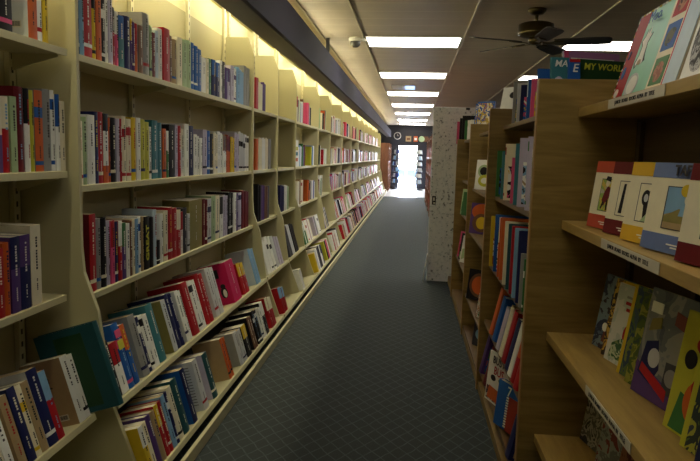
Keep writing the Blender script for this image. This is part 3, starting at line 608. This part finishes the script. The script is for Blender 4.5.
def fan_row(key, X, z, tilt, items, ymin, ymax, yaw=26):
    lo, hi = items[0][0], items[-1][1]
    a0, a1 = max(lo, ymin), min(hi, ymax)
    f = (a1 - a0) / (hi - lo)
    rw = int(key[2])
    for i, it in enumerate(items):
        y0, y1 = a0 + (it[0] - lo) * f, a0 + (it[1] - lo) * f
        if key == 'A,4' and y1 > 2.54 and y0 < 3.08: continue
        h, c = it[2] * (.86 if rw == 4 else 1), it[3]; cover = it[4] if len(it) > 4 else None
        q = random.Random(key + str(i))
        t = min(.024, (y1 - y0) * .45); d = q.uniform(.16, .18)
        yw = 0 if rw > 2 else yaw
        if rw > 2: t = min(.07, (y1 - y0) * .8)
        o = make_book('picture_book', t, h, d, c, cover, False, True, key + str(i))
        o.location = (X - .006, y1 - .01, z + .001); o.rotation_euler = (0, R_(-tilt), PI - R_(yw))
        if tilt: o.location.x = RA[rw][0] - .012; o.location.z = z + .0045
        PIC = [painterly('illustration_%s%d' % (key[0] + key[2], i), [PAL[x][0] for x in q.sample(['W', 'O', 'G', 'LB', 'Y', 'PK', 'K', 'R', 'TN', 'B'], 4)], 16, i * 3.1)]
        a = MB(); a.box(-d + .012, -.022, t - .0002, t + .0008, .012, h * q.uniform(.55, .75), PIC[0]); a.build('cover_picture', o)
        tag(o, '%s %s book, %s from near end of closest oak bookcase\'s %s shelf' % (size_words(.03, h), colour_words(c), ordinal(i + 1), ROWN[rw]), 'book',
            'picture books on the %s shelf of the closest oak bookcase' % ROWN[rw])
for key, (X, z, tilt, items) in RIGHT_ROWS.items():
    zz = RA[int(key[2])][1]
    fan_row(key, X, zz, RA[int(key[2])][2], items, 2.36, 3.47)
o = face_book(.2, .24, .012, pm('W')); place_face(o, .40, 3.04, .132, 200, 5); tag(o, 'white picture book lettered BUSY BUS on the closest oak bookcase\'s bottom shelf', 'book', 'picture books on the bottom shelf of the closest oak bookcase')
art(o, .2, .24, [('r', .04, .04, .96, .3, painterly('street_print', [(200, 180, 150), (180, 90, 50), (60, 60, 70), (210, 205, 195)], 26, 30)), ('p', [(.1, .06), (.7, .06), (.75, .3), (.15, .32)], 'O'), ('e', .3, .5, .12, .06, 'K'), ('e', .7, .52, .14, .05, 'G')])
cover_text(o, .2, .24, 'BUSY', .5, .86, .05, INK, .003); cover_text(o, .2, .24, 'BUS', .55, .66, .056, pm('R'), .003)
o = face_book(.17, .2, .03, pm('B')); place_face(o, .405, 2.74, .132, 205, 6); tag(o, 'blue and red spiral-bound picture book with a white 7 on the bottom shelf', 'book', 'picture books on the bottom shelf of the closest oak bookcase')
art(o, .17, .2, [('r', .5, 0, 1, .75, mat('cover_brick_red', (160, 50, 34), .5))])
cover_text(o, .17, .2, '7', .52, .84, .06, INKW, .003)
a = MB()
for k in range(12): a.box(-.001, .004, .075, .089, .012 + k * .0115, .018 + k * .0115, INKW)
a.build('spiral_binding', o)
# books standing on the closest bookcase's double-sided top shelf, seen over its end panel
def topbook(w, h, cols, x, y, phi, label, title=None, tm=None, tx=(.5, .75), size=.04, base=None):
    o = face_book(w, h, .014, pm(cols)); place_face(o, x, y, 1.4755, phi, 8); tag(o, label, 'book', 'picture books on top of the closest oak bookcase')
    if base: art(o, w, h, base)
    if title: cover_text(o, w, h, title, tx[0], tx[1], size, tm, .0022, shear=.2)
    return o
G2 = mat('cover_dark_green', (32, 66, 34), .4)
o = topbook(.27, .195, 'G', .597, 2.40, -72, 'dark green book lettered MY WORLD standing on top of the closest oak bookcase', 'MY WORLD', pm('YG'), (.42, .86), .034, [('r', 0, 0, 1, 1, G2), ('r', .1, .1, .9, .6, 'PG')])
o = topbook(.25, .262, 'L', .60, 2.62, -72, 'lilac book standing behind the dark green lettered book on the bookcase top')
art(o, .25, .262, [('r', 0, 0, 1, 1, mat('cover_mauve', (176, 120, 168), .5)), ('r', .12, .86, .9, .9, 'W'), ('r', 0, 0, .08, 1, 'PK'), ('r', .2, .2, .8, .7, 'MG')])
o = topbook(.066, .2, 'T', .50, 2.395, -80, 'teal picture book lettered MA among the books on the bookcase top', 'MA', pm('W'), (.52, .88), .034, [('e', .4, .5, .3, .15, 'L'), ('e', .6, .3, .3, .12, 'O')])
o = topbook(.04, .19, 'B', .557, 2.37, -80, 'narrow blue and white book lettered E beside the lilac book', 'E', pm('W'), (.5, .82), .042, [('r', 0, .94, 1, 1, 'R'), ('r', .1, .1, .9, .5, 'W')])
o = topbook(.045, .18, 'B', .485, 2.56, -82, 'small plain blue book at the aisle end of the bookcase top')

# small lots in the further oak bookcases
def single(label, x, y, z, w, h, phi, tilt, cover, prims, grp='picture books in the further oak bookcases'):
    o = face_book(w, h, .02, cover if not isinstance(cover, str) else pm(cover)); place_face(o, x, y, z, phi, tilt); tag(o, label, 'book', grp)
    if prims: art(o, w, h, prims)
    return o
single('white and green picture book on the second shelf of the second oak bookcase', .43, 4.36, 1.091, .16, .2, 225, 6, 'W', [('e', .4, .62, .3, .22, 'PG'), ('e', .4, .62, .2, .14, 'K'), ('e', .5, .3, .35, .2, 'YG'), ('e', .5, .3, .2, .1, 'W')])
single('orange picture book with a round brown and gold picture, second oak bookcase\'s third shelf', .412, 4.40, .786, .19, .21, 225, 6, 'P', [('e', .5, .72, .46, .26, 'O'), ('e', .5, .36, .4, .3, 'BR'), ('e', .52, .36, .24, .2, 'Y')])
single('dark picture book with a round orange picture, second oak bookcase\'s fourth shelf', .415, 4.40, .323, .2, .21, 225, 8, 'K', [('e', .5, .5, .44, .4, 'BR'), ('e', .5, .5, .33, .3, 'O')])
single('floral white and blue picture book at the front of the second oak bookcase', .43, 3.88, .325, .22, .27, 205, 8, 'W', [('r', 0, 0, 1, 1, painterly('floral_print', [(225, 222, 214), (190, 120, 60), (225, 222, 214), (90, 130, 60)], 40)), ('e', .45, .5, .34, .28, 'LB'), ('e', .8, .34, .2, .14, 'Y')])
single('black and grey picture book lying low in the second oak bookcase', .44, 4.1, .081, .2, .2, 215, 6, 'DG', [('e', .4, .4, .3, .2, 'LB'), ('e', .7, .6, .2, .2, 'K')])
for i, (y, c, h) in enumerate(((5.5, 'G', .2), (5.62, 'PG', .22))):
    single('%s picture book on the third shelf of the third oak bookcase' % PAL[c][1], .44, y, .811, .15, h, 205, 6, c, [('r', .1, .1, .9, .5, 'G')])
for i, (y, c, p) in enumerate(((5.42, 'W', [('p', [(.1, .1), (.9, .3), (.8, .6), (.1, .5)], 'PG'), ('e', .6, .8, .3, .1, 'K')]), (5.58, 'K', [('e', .5, .6, .3, .2, 'W'), ('r', .1, .05, .9, .3, 'PG')]), (5.72, 'PK', [('r', .1, .1, .9, .5, 'R')]))):
    single('%s picture book on the fourth shelf of the third oak bookcase' % PAL[c][1], .44, y, .413, .15, .23, 205, 8, c, p)
# top shelf rows of the second and third bookcases
for i, (y, c, h) in enumerate(((6.06, 'W', .2), (6.13, 'W', .22), (6.2, 'W+PG', .22), (6.27, 'G', .22), (6.34, 'K', .27), (6.41, 'K', .25), (6.48, 'PK', .22))):
    o = make_book('picture_book', .03, h, .17, c, None, False, True, 'ct%d' % i); o.location = (.445 + .02 * (6 - i), y, 1.441); o.rotation_euler = (0, 0, PI - R_(24))
    tag(o, '%s picture book, %s from near end of last oak bookcase\'s top shelf' % (colour_words(c), ordinal(i + 1)), 'book', 'picture books on the last oak bookcase')
PT = painterly('blue_yellow_print', [(60, 90, 150), (222, 214, 190), (190, 160, 60), (60, 90, 150), (200, 120, 90)], 22)
for i, (y, ph) in enumerate(((4.98, 230), (5.14, 225))):
    single(('blue and yellow patterned' if i == 0 else 'blue and cream patterned') + ' picture book on the third oak bookcase\'s top shelf', .475, y, 1.4605, .15, .27, ph, 5, 'B', [('r', .04, .04, .96, .96, PT)])
o = face_book(.2, .24, .022, pm('W')); place_face(o, .485, 3.8, 1.4755, 222, 12)
tag(o, 'white book with black patches on the second oak bookcase\'s top shelf', 'book')
art(o, .2, .24, [('e', .3, .3, .2, .14, 'K'), ('e', .7, .6, .18, .2, 'K'), ('e', .4, .8, .14, .08, 'K')])

# ---- near face-out unit
NU0, NU1 = .75, 2.19
r = empty('display_unit', (.9, 1.47, 0), 'oak face-out display unit beside the camera, four shelves of picture books', 'display unit')
a = MB(); a.box(-.165, -.15, NU0 - 1.47, NU1 - 1.47 - .002, .02, 1.44, OAK_D); a.build('back_board', r)
for py in (2.12, 1.64, 1.15):
    a = MB(); a.box(-.18, -.166, -.014, .014, .05, 1.43, mat('dark_slotted', (74, 62, 44), .4, .1)); o = a.build('slotted_post', r); o.location = (0, py - 1.47, 0)
NS = [(.545, 1.475, .96), (.515, 1.10, .73), (.488, .71, .73), (.468, .338, .73)]
for xf, z, xb in NS:
    a = MB(); a.box(xf - .9, xb - .9, NU0 - 1.47, NU1 - 1.47 - .003, z - .03, z, OAK_S); a.build('shelf', r, .0015)
a = MB(); a.box(.3 - .9 + .25, -.166, NU0 - 1.47, NU1 - 1.47 - .003, 0, .07, OAK); a.build('plinth', r)
a = MB(); a.box(-.125, -.11, NU0 - 1.47, NU1 - 1.5, 1.476, 1.62, OAK_S); a.build('book_stop', r)
for (y0, y1, xf, z) in ((1.86, 1.46, .545, 1.46), (1.73, 1.33, .515, 1.085), (1.68, 1.33, .488, .695)):
    o_ = empty('shelf_label', (xf, (y0 + y1) / 2, z), 'white printed strip label on the front edge of the %s shelf of the display unit' % {.545: 'top', .515: 'second', .488: 'third'}[xf], 'label', 'shelf edge labels')
    a = MB(); a.box(-.0025, -.0006, -(y0 - y1) / 2, (y0 - y1) / 2, -.0125, .0125, LABEL); a.build('card', o_)
    text('lettering', 'JUNIOR  BOARD  BOOKS  ALPHA  BY  TITLE', .0145, INK, o_, frame((-.003, 0, 0), (0, -1, 0), (0, 0, 1)))
FG = 'picture books facing out on the %s shelf of the display unit'
# top shelf
def bind(o, w, h):
    a = MB(); cs = ['W', 'B', 'Y', 'R', 'W', 'K']
    n = 26
    for k in range(n):
        a.box(-.014, .001, -.006, .0015, (k + .2) * h / n, (k + .8) * h / n, pm(cs[k % 6]))
    for k in range(14): a.box(-.006, .002, (k + .2) * w / 14, (k + .8) * w / 14, h - .003, h + .002, pm(cs[(k * 2) % 6]))
    a.build('spiral_binding', o)
TEALC = mat('cover_mint', (136, 204, 182), .4)
o = face_book(.3, .285, .03, TEALC); place_face(o, .632, 2.15, 1.4755, 180, 16); tag(o, 'big mint and red board book titled Moo with a white cow on its cover', 'book', FG % 'top')
art(o, .3, .285, [('r', 0, 0, .31, 1, 'R'),
    ('p', [(.42, .78), (.46, .7), (.50, .78), (.53, .7), (.60, .72), (.54, .62), (.57, .5), (.62, .42), (.55, .4), (.48, .44), (.38, .36), (.34, .42), (.40, .5), (.40, .6), (.33, .66), (.40, .7)], 'K'),
    ('p', [(.44, .79), (.47, .71), (.51, .79), (.53, .71), (.58, .71), (.53, .62), (.55, .5), (.58, .41), (.54, .39), (.47, .45), (.40, .38), (.37, .42), (.42, .5), (.42, .6), (.36, .66), (.42, .7)], 'W'),
    ('e', .48, .42, .05, .03, 'TN'), ('e', .5, .17, .17, .13, 'LG'), ('e', .52, .17, .13, .1, 'W'), ('e', .1, .35, .05, .07, 'B'), ('e', .09, .12, .06, .05, 'W'), ('e', .1, .55, .03, .05, 'N')])
cover_text(o, .3, .285, 'Moo.', .58, .89, .052, pm('B'), .0075, bold=0); bind(o, .3, .285)
o = face_book(.2, .3, .02, pm('CR')); place_face(o, .60, 1.76, 1.4755, 180, 15); tag(o, 'cream board book with red, blue and green framed pictures in a column', 'book', FG % 'top')
P1 = painterly('animal_print_a', [(150, 40, 44), (110, 60, 50), (180, 120, 90), (60, 30, 30)], 22, 1); P2 = painterly('animal_print_b', [(40, 80, 170), (40, 60, 50), (90, 90, 60), (30, 40, 70)], 24, 2); P3 = painterly('animal_print_c', [(90, 140, 70), (150, 90, 70), (180, 120, 100), (80, 110, 60)], 24, 3)
art(o, .2, .3, [('r', .08, .66, .5, .9, 'R'), ('e', .29, .77, .14, .08, P1), ('r', .08, .36, .5, .6, 'B'), ('e', .29, .47, .16, .08, P2), ('r', .08, .06, .5, .3, 'G'), ('e', .29, .17, .15, .09, P3), ('r', .56, 0, .6, 1, 'MG'), ('r', .6, 0, 1, 1, 'PB')])
cover_text(o, .2, .3, 'My', .36, .95, .05, INK, .003)
o = face_book(.26, .27, .025, pm('W')); place_face(o, .585, 1.50, 1.4755, 180, 14); tag(o, 'white board book with a grey furry animal, on the display unit\'s top shelf', 'book', FG % 'top')
art(o, .26, .27, [('e', .25, .35, .2, .3, painterly('fur_print', [(30, 30, 32), (90, 90, 92), (180, 180, 180), (60, 60, 62)], 40, 4)), ('e', .6, .45, .25, .3, 'LG')])
o = face_book(.1, .2, .02, pm('W')); place_face(o, .69, 2.17, 1.4755, 180, 12); tag(o, 'pale book standing behind the big Moo board book', 'book', FG % 'top')
# second shelf: matching set with white middles
def set_book(y, w, band, label, fig, title=None, k=0, h=.2):
    o = face_book(w, h, .022, pm('CR')); place_face(o, .545, y, 1.1005, 192, 7); tag(o, label, 'book', FG % 'second')
    b = pm(band) if isinstance(band, str) else band
    art(o, w, h, [('r', 0, 0, 1, .2, b), ('r', 0, .83, 1, 1, b), ('r', .33, .26, .86, .74, 'DG'), ('r', .35, .27, .86, .73, fig[0])] + fig[1:] + [('r', .5, .09, .9, .105, 'W'), ('r', .58, .06, .9, .075, 'W')])
    if title: cover_text(o, w, h, title, .56, .91, .032, pm('DG'), .0045, bold=.001)
    return o
RO = mat('cover_brick', (190, 72, 48), .42); BL = mat('cover_dusty_blue', (104, 124, 176), .42); YM = mat('cover_mustard', (222, 178, 48), .42)
set_book(2.0, .14, RO, 'brick red and cream picture book at the far end of the display unit\'s second shelf', [painterly('meadow', [(190, 190, 170), (150, 180, 90), (210, 190, 80), (190, 190, 170)], 20, 6), ('p', [(.45, .42), (.52, .56), (.62, .64), (.76, .6), (.72, .46), (.62, .4), (.55, .34)], 'M'), ('p', [(.7, .58), (.84, .8), (.88, .78), (.77, .55)], 'M'), ('p', [(.5, .42), (.44, .3), (.48, .29), (.56, .38)], 'K'), ('p', [(.64, .42), (.66, .28), (.71, .28), (.7, .44)], 'K'), ('e', .6, .68, .07, .055, 'CR'), ('p', [(.5, .72), (.54, .78), (.68, .77), (.7, .7)], 'K')], 'x'[:0])
set_book(1.835, .14, 'M', 'maroon and cream picture book between the brick red and mustard ones', ['CR', ('p', [(.44, .3), (.5, .7), (.58, .7), (.56, .3)], 'K')])
set_book(1.685, .15, YM, 'mustard yellow and cream picture book between maroon and dusty blue ones', ['CR', ('e', .56, .56, .12, .1, 'K'), ('e', .56, .56, .06, .05, 'LG'), ('p', [(.6, .62), (.84, .8), (.9, .78), (.72, .56)], 'K'), ('p', [(.52, .5), (.75, .52), (.68, .34), (.74, .28), (.56, .28)], 'K'), ('p', [(.5, .27), (.8, .27), (.7, .4)], 'PG')])
set_book(1.54, .2, BL, 'dusty blue and cream picture book lettered TAF on the display unit', ['LB', ('p', [(.35, .27), (.86, .27), (.86, .4), (.6, .48), (.35, .42)], 'TN'), ('p', [(.35, .4), (.6, .5), (.86, .42), (.86, .34), (.35, .34)], 'OL'), ('p', [(.6, .42), (.68, .66), (.86, .66), (.82, .42)], 'LB'), ('e', .68, .7, .1, .07, 'Y'), ('e', .74, .6, .07, .06, 'CR')], 'TAF')
set_book(1.34, .19, 'M', 'maroon and cream picture book with a grey figure, beside the dusty blue one', ['CR', ('e', .5, .6, .2, .14, 'GY'), ('e', .55, .42, .22, .12, 'R'), ('p', [(.4, .4), (.6, .5), (.7, .36), (.5, .32)], 'W')])
set_book(1.19, .18, 'O', 'orange and cream picture book cut off by the picture edge', ['CR', ('e', .5, .5, .2, .2, 'BR')])
# third shelf
def pic(y, w, h, z, x, base, prims, label, shelf, title=None, tm=None, phi=193, tilt=9, size=.03, tv=.85):
    o = face_book(w, h, .009, pm(base) if isinstance(base, str) else base); place_face(o, x, y, z, phi, tilt); tag(o, label, 'book', FG % shelf)
    art(o, w, h, prims)
    if title: cover_text(o, w, h, title, .5, tv, size, tm, .005)
Z3 = .7105
pic(2.06, .15, .235, Z3, .605, 'LB', [('r', 0, 0, 1, 1, painterly('storm', [(90, 110, 130), (50, 56, 80), (120, 140, 150), (60, 50, 60)], 16, 8)), ('p', [(.3, .1), (.45, .6), (.7, .62), (.85, .1)], mat('cover_rust', (110, 52, 34), .45)), ('e', .5, .66, .14, .09, 'N'), ('e', .35, .3, .1, .06, 'W')], 'blue painted picture book with dark rust figures at the third shelf\'s far end', 'third')
pic(1.955, .15, .24, Z3, .603, 'Y', [('r', .0, .0, .28, 1, painterly('yellow_band', [(200, 160, 60), (60, 50, 40), (210, 170, 70), (120, 90, 50)], 30, 9))], 'yellow spined picture book peeping out behind the white illustrated one', 'third')
pic(1.915, .17, .235, Z3, .6, 'W', [('r', 0, 0, 1, 1, painterly('pale_wash', [(206, 208, 200), (190, 198, 190), (214, 214, 208), (180, 190, 180)], 8, 10)), ('e', .55, .4, .16, .14, 'R'), ('e', .56, .55, .1, .07, 'TN'), ('p', [(.1, .06), (.9, .06), (.8, .26), (.4, .34), (.15, .24)], painterly('leafy', [(80, 120, 70), (190, 200, 170), (60, 100, 60), (130, 150, 90)], 30, 11)), ('r', .3, .76, .75, .8, 'R'), ('r', .35, .68, .7, .72, 'R'), ('r', .3, .84, .7, .87, 'GY')], 'white picture book with a red clad child above green leaves, third shelf', 'third')
pic(1.79, .15, .255, Z3, .598, 'Y', [('r', 0, 0, .1, 1, 'Y'), ('r', .1, 0, 1, 1, painterly('dark_leaf', [(70, 90, 100), (90, 110, 60), (50, 70, 90), (120, 130, 60)], 16, 12))], 'yellow edged picture book with a dark leafy cover, third shelf', 'third')
pic(1.715, .17, .25, Z3, .596, 'OL', [('r', 0, 0, 1, 1, painterly('olive_leaf', [(110, 120, 40), (150, 150, 60), (80, 100, 40), (60, 80, 60)], 22, 13))], 'olive green leafy picture book beside the blue locomotive book', 'third')
pic(1.655, .225, .275, Z3, .592, 'GY', [('r', 0, 0, 1, 1, painterly('cloudy', [(130, 134, 136), (150, 150, 146), (110, 116, 122), (90, 96, 110)], 7, 14)), ('p', [(0, 0), (1, 0), (1, .12), (0, .3)], 'P'), ('p', [(.05, .2), (.1, .5), (.3, .55), (.4, .3), (.3, .14)], 'N'), ('e', .28, .38, .1, .09, 'LG'), ('p', [(.5, .14), (.5, .4), (.85, .42), (.9, .1)], 'DG'), ('e', .62, .28, .1, .08, 'GY'), ('p', [(.08, .22), (.6, .06), (.6, .16), (.1, .3)], 'R'), ('r', .06, .78, .26, .88, 'W'), ('p', [(.5, .74), (.96, .66), (.96, .8), (.5, .86)], mat('cover_faded_red', (120, 50, 44), .5)), ('p', [(.1, .6), (.3, .66), (.28, .76), (.12, .72)], 'OL')], 'large grey picture book with a blue locomotive and purple foot, third shelf', 'third')
pic(1.43, .16, .27, Z3, .588, 'YG', [('r', 0, 0, .35, 1, 'YG'), ('e', .5, .76, .2, .08, 'R'), ('e', .25, .62, .12, .08, 'K'), ('p', [(.1, .02), (.5, .02), (.5, .3), (.2, .34)], 'G'), ('e', .5, .3, .22, .17, 'O'), ('e', .5, .42, .12, .08, 'R'), ('r', .5, .5, 1, .7, 'Y')], 'lime yellow picture book with red and orange shapes, third shelf', 'third')
pic(1.33, .16, .26, Z3, .584, 'YG', [('r', .1, 0, 1, 1, painterly('lime_dark', [(60, 70, 90), (170, 170, 70), (50, 60, 60), (90, 110, 60)], 16, 16))], 'lime spined picture book with a dark blue cover, third shelf', 'third')
pic(1.25, .18, .26, Z3, .58, 'N', [('r', .06, .1, 1, .9, painterly('night', [(30, 40, 70), (60, 80, 110), (110, 90, 50), (30, 40, 60)], 16, 17))], 'navy picture book at the near end of the third shelf', 'third')
# fourth shelf
Z4 = .3385
SK = lambda s: painterly('sketch_%d' % s, [(150, 146, 132), (96, 92, 84), (168, 162, 148), (60, 58, 56)], 24, s)
pic(2.17, .17, .24, Z4, .62, 'GY', [('r', 0, 0, 1, 1, SK(20))], 'grey sketch covered picture book at the far end of the fourth shelf', 'fourth')
pic(1.99, .17, .24, Z4, .62, 'LG', [('r', 0, 0, 1, 1, painterly('sketch_red', [(140, 148, 144), (110, 112, 110), (150, 156, 150), (130, 60, 60)], 18, 21))], 'pale grey picture book with reddish marks on the fourth shelf', 'fourth')
pic(1.81, .17, .24, Z4, .62, 'BR', [('r', 0, 0, 1, 1, painterly('rusty', [(110, 50, 44), (140, 90, 70), (90, 40, 40), (70, 50, 44)], 16, 22))], 'rusty red picture book nearest the camera on the fourth shelf', 'fourth')

# ------------------------------------------------------------------ speckled partition and beyond
r = empty('speckled_screen', (.55, 6.66, 0), 'tall speckled grey screen standing behind the last oak bookcase', 'screen')
a = MB(); a.box(-.345, .5, -.04, .04, 0, 1.815, speckle()); a.build('panel', r, .003)
a = MB(); a.box(-.325, -.285, -.0412, -.04, .81, .9, INK); a.box(-.315, -.297, -.042, -.0412, .85, .885, INKW); a.box(-.312, -.29, -.042, -.0412, .82, .835, INKW); a.build('sticker', r)
a = MB(); a.box(-.02, .02, -.05, -.04, 1.79, 1.81, METAL_D); a.build('clip', r)
a = MB(); a.prism([(-.04, 0), (-.034, 0), (.006, .29), (0, .29)], -.13, -.01, METAL_W, 'y')
o = a.build('leaning_board'); o.location = (.198, 6.66, 0); tag(o, 'thin white board leaning against the foot of the speckled grey screen', 'board')
for i, (y0, y1) in enumerate(((9.5, 12.4), (12.5, 15.4), (15.5, 18.4))):
    r = empty('timber_bookcase', (.75, (y0 + y1) / 2, 0), 'red-brown timber bookcase %s from the speckled screen towards the doorway' % NTH[i], 'bookcase', 'red-brown bookcases near the doorway')
    w = (y1 - y0) / 2
    for s in (-1, 0, 1):
        a = MB(); a.box(-.34, .3, s * w - (s + 1) * .015, s * w - (s + 1) * .015 + .03, 0, 1.8, BROWN_W); a.build('upright', r)
    for z in (.1, .5, .9, 1.3, 1.74):
        a = MB(); a.box(-.33, .3, -w + .03, w - .03, z - .03, z, BROWN_W); a.build('shelf', r)
    a = MB(); a.box(.28, .3, -w + .03, w - .03, .1, 1.75, BROWN_W); a.build('back_board', r)
q = random.Random(9)
a = MB()
for (y0, y1) in ((9.5, 12.4), (12.5, 15.4), (15.5, 18.4)):
    for z in (.1, .5, .9, 1.3):
        y = y0 + .05
        while y < y1 - .08:
            t = q.uniform(.03, .05)
            if abs(y + t / 2 - (y0 + y1) / 2) > .07: a.box(.43, .6, y, y + t - .002, z + .001, z + q.uniform(.2, .26), pm(q.choice(['R', 'M', 'BR', 'O', 'M', 'K', 'TN'])))
            y += t
o = a.build('distant_red_books'); tag(o, 'mass of small red and brown books in the timber bookcases near the doorway', 'books', None, 'stuff')
r = empty('timber_bookcase', (-1.1, 24.6, 0), 'red-brown timber bookcase at the far end of the left wall by the doorway', 'bookcase', 'red-brown bookcases near the doorway')
for y in (-1.25, -.45, .4, 1.22):
    a = MB(); a.box(-.28, .26, y, y + .03, 0, 1.78, BROWN_W); a.build('upright', r)
for z in (.1, .6, 1.1, 1.6):
    a = MB(); a.box(-.28, .24, -1.22, 1.22, z - .03, z, BROWN_W); a.build('shelf', r)
# card racks beside the doorway
def card_rack(x, y, label, cols):
    r = empty('card_rack', (x, y, 0), label, 'rack', 'wire card racks by the doorway')
    a = MB(); a.lathe([(.2, 0), (.2, .03), (.03, .05)], METAL_D, 16); a.build('base', r)
    a = MB(); a.tube((0, 0, .04), (0, 0, 1.62), .018, METAL_D); a.build('post', r)
    for k in range(6):
        z = .22 + k * .23
        a = MB()
        for s in range(4):
            an = s * PI / 2 + .4; c, n = math.cos(an), math.sin(an)
            a.tube((c * .02, n * .02, z), (c * .15, n * .15, z + .05), .005, METAL_D, 6); a.tube((c * .15 - n * .06, n * .15 + c * .06, z + .03), (c * .15 + n * .06, n * .15 - c * .06, z + .03), .005, METAL_D, 6)
        t = a.build('tier', r)
        for s in range(4):
            an = s * PI / 2 + .4; c, n = math.cos(an), math.sin(an)
            b = MB(); b.box(-.002, .002, -.055, .055, 0, .15, pm(cols[(k + s) % len(cols)])); o = b.build('card', t); o.location = (c * .135, n * .135, z + .04); o.rotation_euler = (0, R_(-12), an)
card_rack(.27, 25.0, 'wire card rack with white cards right of the bright doorway', ['W', 'LG', 'W', 'PB'])
card_rack(-.62, 25.2, 'dark wire card rack left of the bright doorway', ['N', 'LB', 'GY', 'DG'])
# things on the dark fascia
r = empty('wall_clock', (-.62, 25.95, 2.13), 'round dark clock with a silver rim on the fascia above the doorway', 'clock', rot=(PI / 2, 0, 0))
a = MB(); a.lathe([(.14, -.05), (.15, 0), (.13, .012)], METAL_W, 24); a.build('rim', r)
a = MB(); a.lathe([(.12, .008), (.12, .014)], METAL_D, 24); a.build('dial', r)
a = MB(); a.box(-.006, .006, 0, .08, .0145, .018, METAL_W); a.box(0, .06, -.006, .006, .0145, .018, METAL_W); a.build('hands', r)
for (x, w, c, lab) in ((-.17, .26, 'TN', 'brownish framed picture on the dark fascia above the doorway'), (.12, .2, 'O', 'orange and white sign on the dark fascia above the doorway'), (.52, .26, 'BR', 'framed brown picture right of the doorway on the dark fascia')):
    r = empty('wall_picture', (x, 25.98, 2.02), lab, 'picture', 'small pictures on the fascia')
    a = MB(); a.box(-w / 2, w / 2, -.03, 0, -.13, .13, METAL_D); a.build('frame', r)
    a = MB(); a.box(-w / 2 + .02, w / 2 - .02, -.034, -.03, -.11, .11, pm(c)); a.box(-w / 4, w / 4, -.036, -.034, -.05, .04, pm('W' if c == 'O' else 'BR')); a.build('print', r)
r = empty('round_wall_plate', (.36, 25.97, 2.02), 'round pale plate hung on the dark fascia above the doorway', 'plate', rot=(PI / 2, 0, 0))
a = MB(); a.lathe([(.05, -.0), (.11, .015), (.12, .03), (.1, .028)], pm('PG'), 24); a.build('dish', r)
# car in the street
car = empty('parked_car', (-.3, 35, -.7), 'pale blue car parked in the bright street beyond the doorway', 'car')
CARP = mat('car_paint', (120, 140, 190), .3, .04, 2); GL = mat('car_glass', (40, 50, 66), .1, .02)
a = MB(); a.prism([(-2.1, .25), (2.1, .25), (2.15, .7), (1.5, .85), (.9, 1.35), (-.9, 1.38), (-1.6, .9), (-2.1, .8)], -.8, .8, CARP, 'y'); a.build('body', car, .05)
a = MB(); a.prism([(1.3, .9), (.8, 1.28), (.05, 1.3), (.05, .9)], -.815, -.8, GL, 'y'); a.prism([(-.05, .9), (-.05, 1.3), (-.85, 1.3), (-1.4, .92)], -.815, -.8, GL, 'y'); a.build('side_glass', car)
for sx in (-1.35, 1.35):
    for sy in (-.72, .72):
        a = MB(); a.tube((sx, sy - .1, .3), (sx, sy + .1, .3), .3, METAL_D, 20); w_ = a.build('wheel', car)

# ------------------------------------------------------------------ light outside, camera, view
w = bpy.data.worlds.new('World'); SC.world = w; w.use_nodes = True
nt = w.node_tree; bg = nt.nodes['Background']; bg.inputs[0].default_value = (.78, .86, 1, 1); bg.inputs[1].default_value = SKY_W
F = 630.
yaw, pitch, roll = 0.09426, 0.11903, 0.027
f = Vector((-math.sin(yaw) * math.cos(pitch), math.cos(yaw) * math.cos(pitch), -math.sin(pitch)))
rt = Vector((math.cos(yaw), math.sin(yaw), 0)); up = rt.cross(f)
c, s = math.cos(roll), math.sin(roll)
r2 = c * rt + s * up; u2 = -s * rt + c * up
cam = bpy.data.cameras.new('camera'); co = bpy.data.objects.new('camera', cam); COL.objects.link(co)
cam.sensor_fit = 'HORIZONTAL'; cam.sensor_width = 36; cam.lens = F / 700 * 36; cam.clip_start = .02; cam.clip_end = 300
co.matrix_world = Matrix(((r2.x, u2.x, -f.x, 0), (r2.y, u2.y, -f.y, 0), (r2.z, u2.z, -f.z, 1.3), (0, 0, 0, 1)))
SC.camera = co
SC.view_settings.view_transform = 'Standard'; SC.view_settings.look = 'None'; SC.view_settings.gamma = 1; SC.view_settings.exposure = EXPO
SC.view_settings.use_curve_mapping = False
SC.cycles.max_bounces = 10; SC.cycles.diffuse_bounces = 6
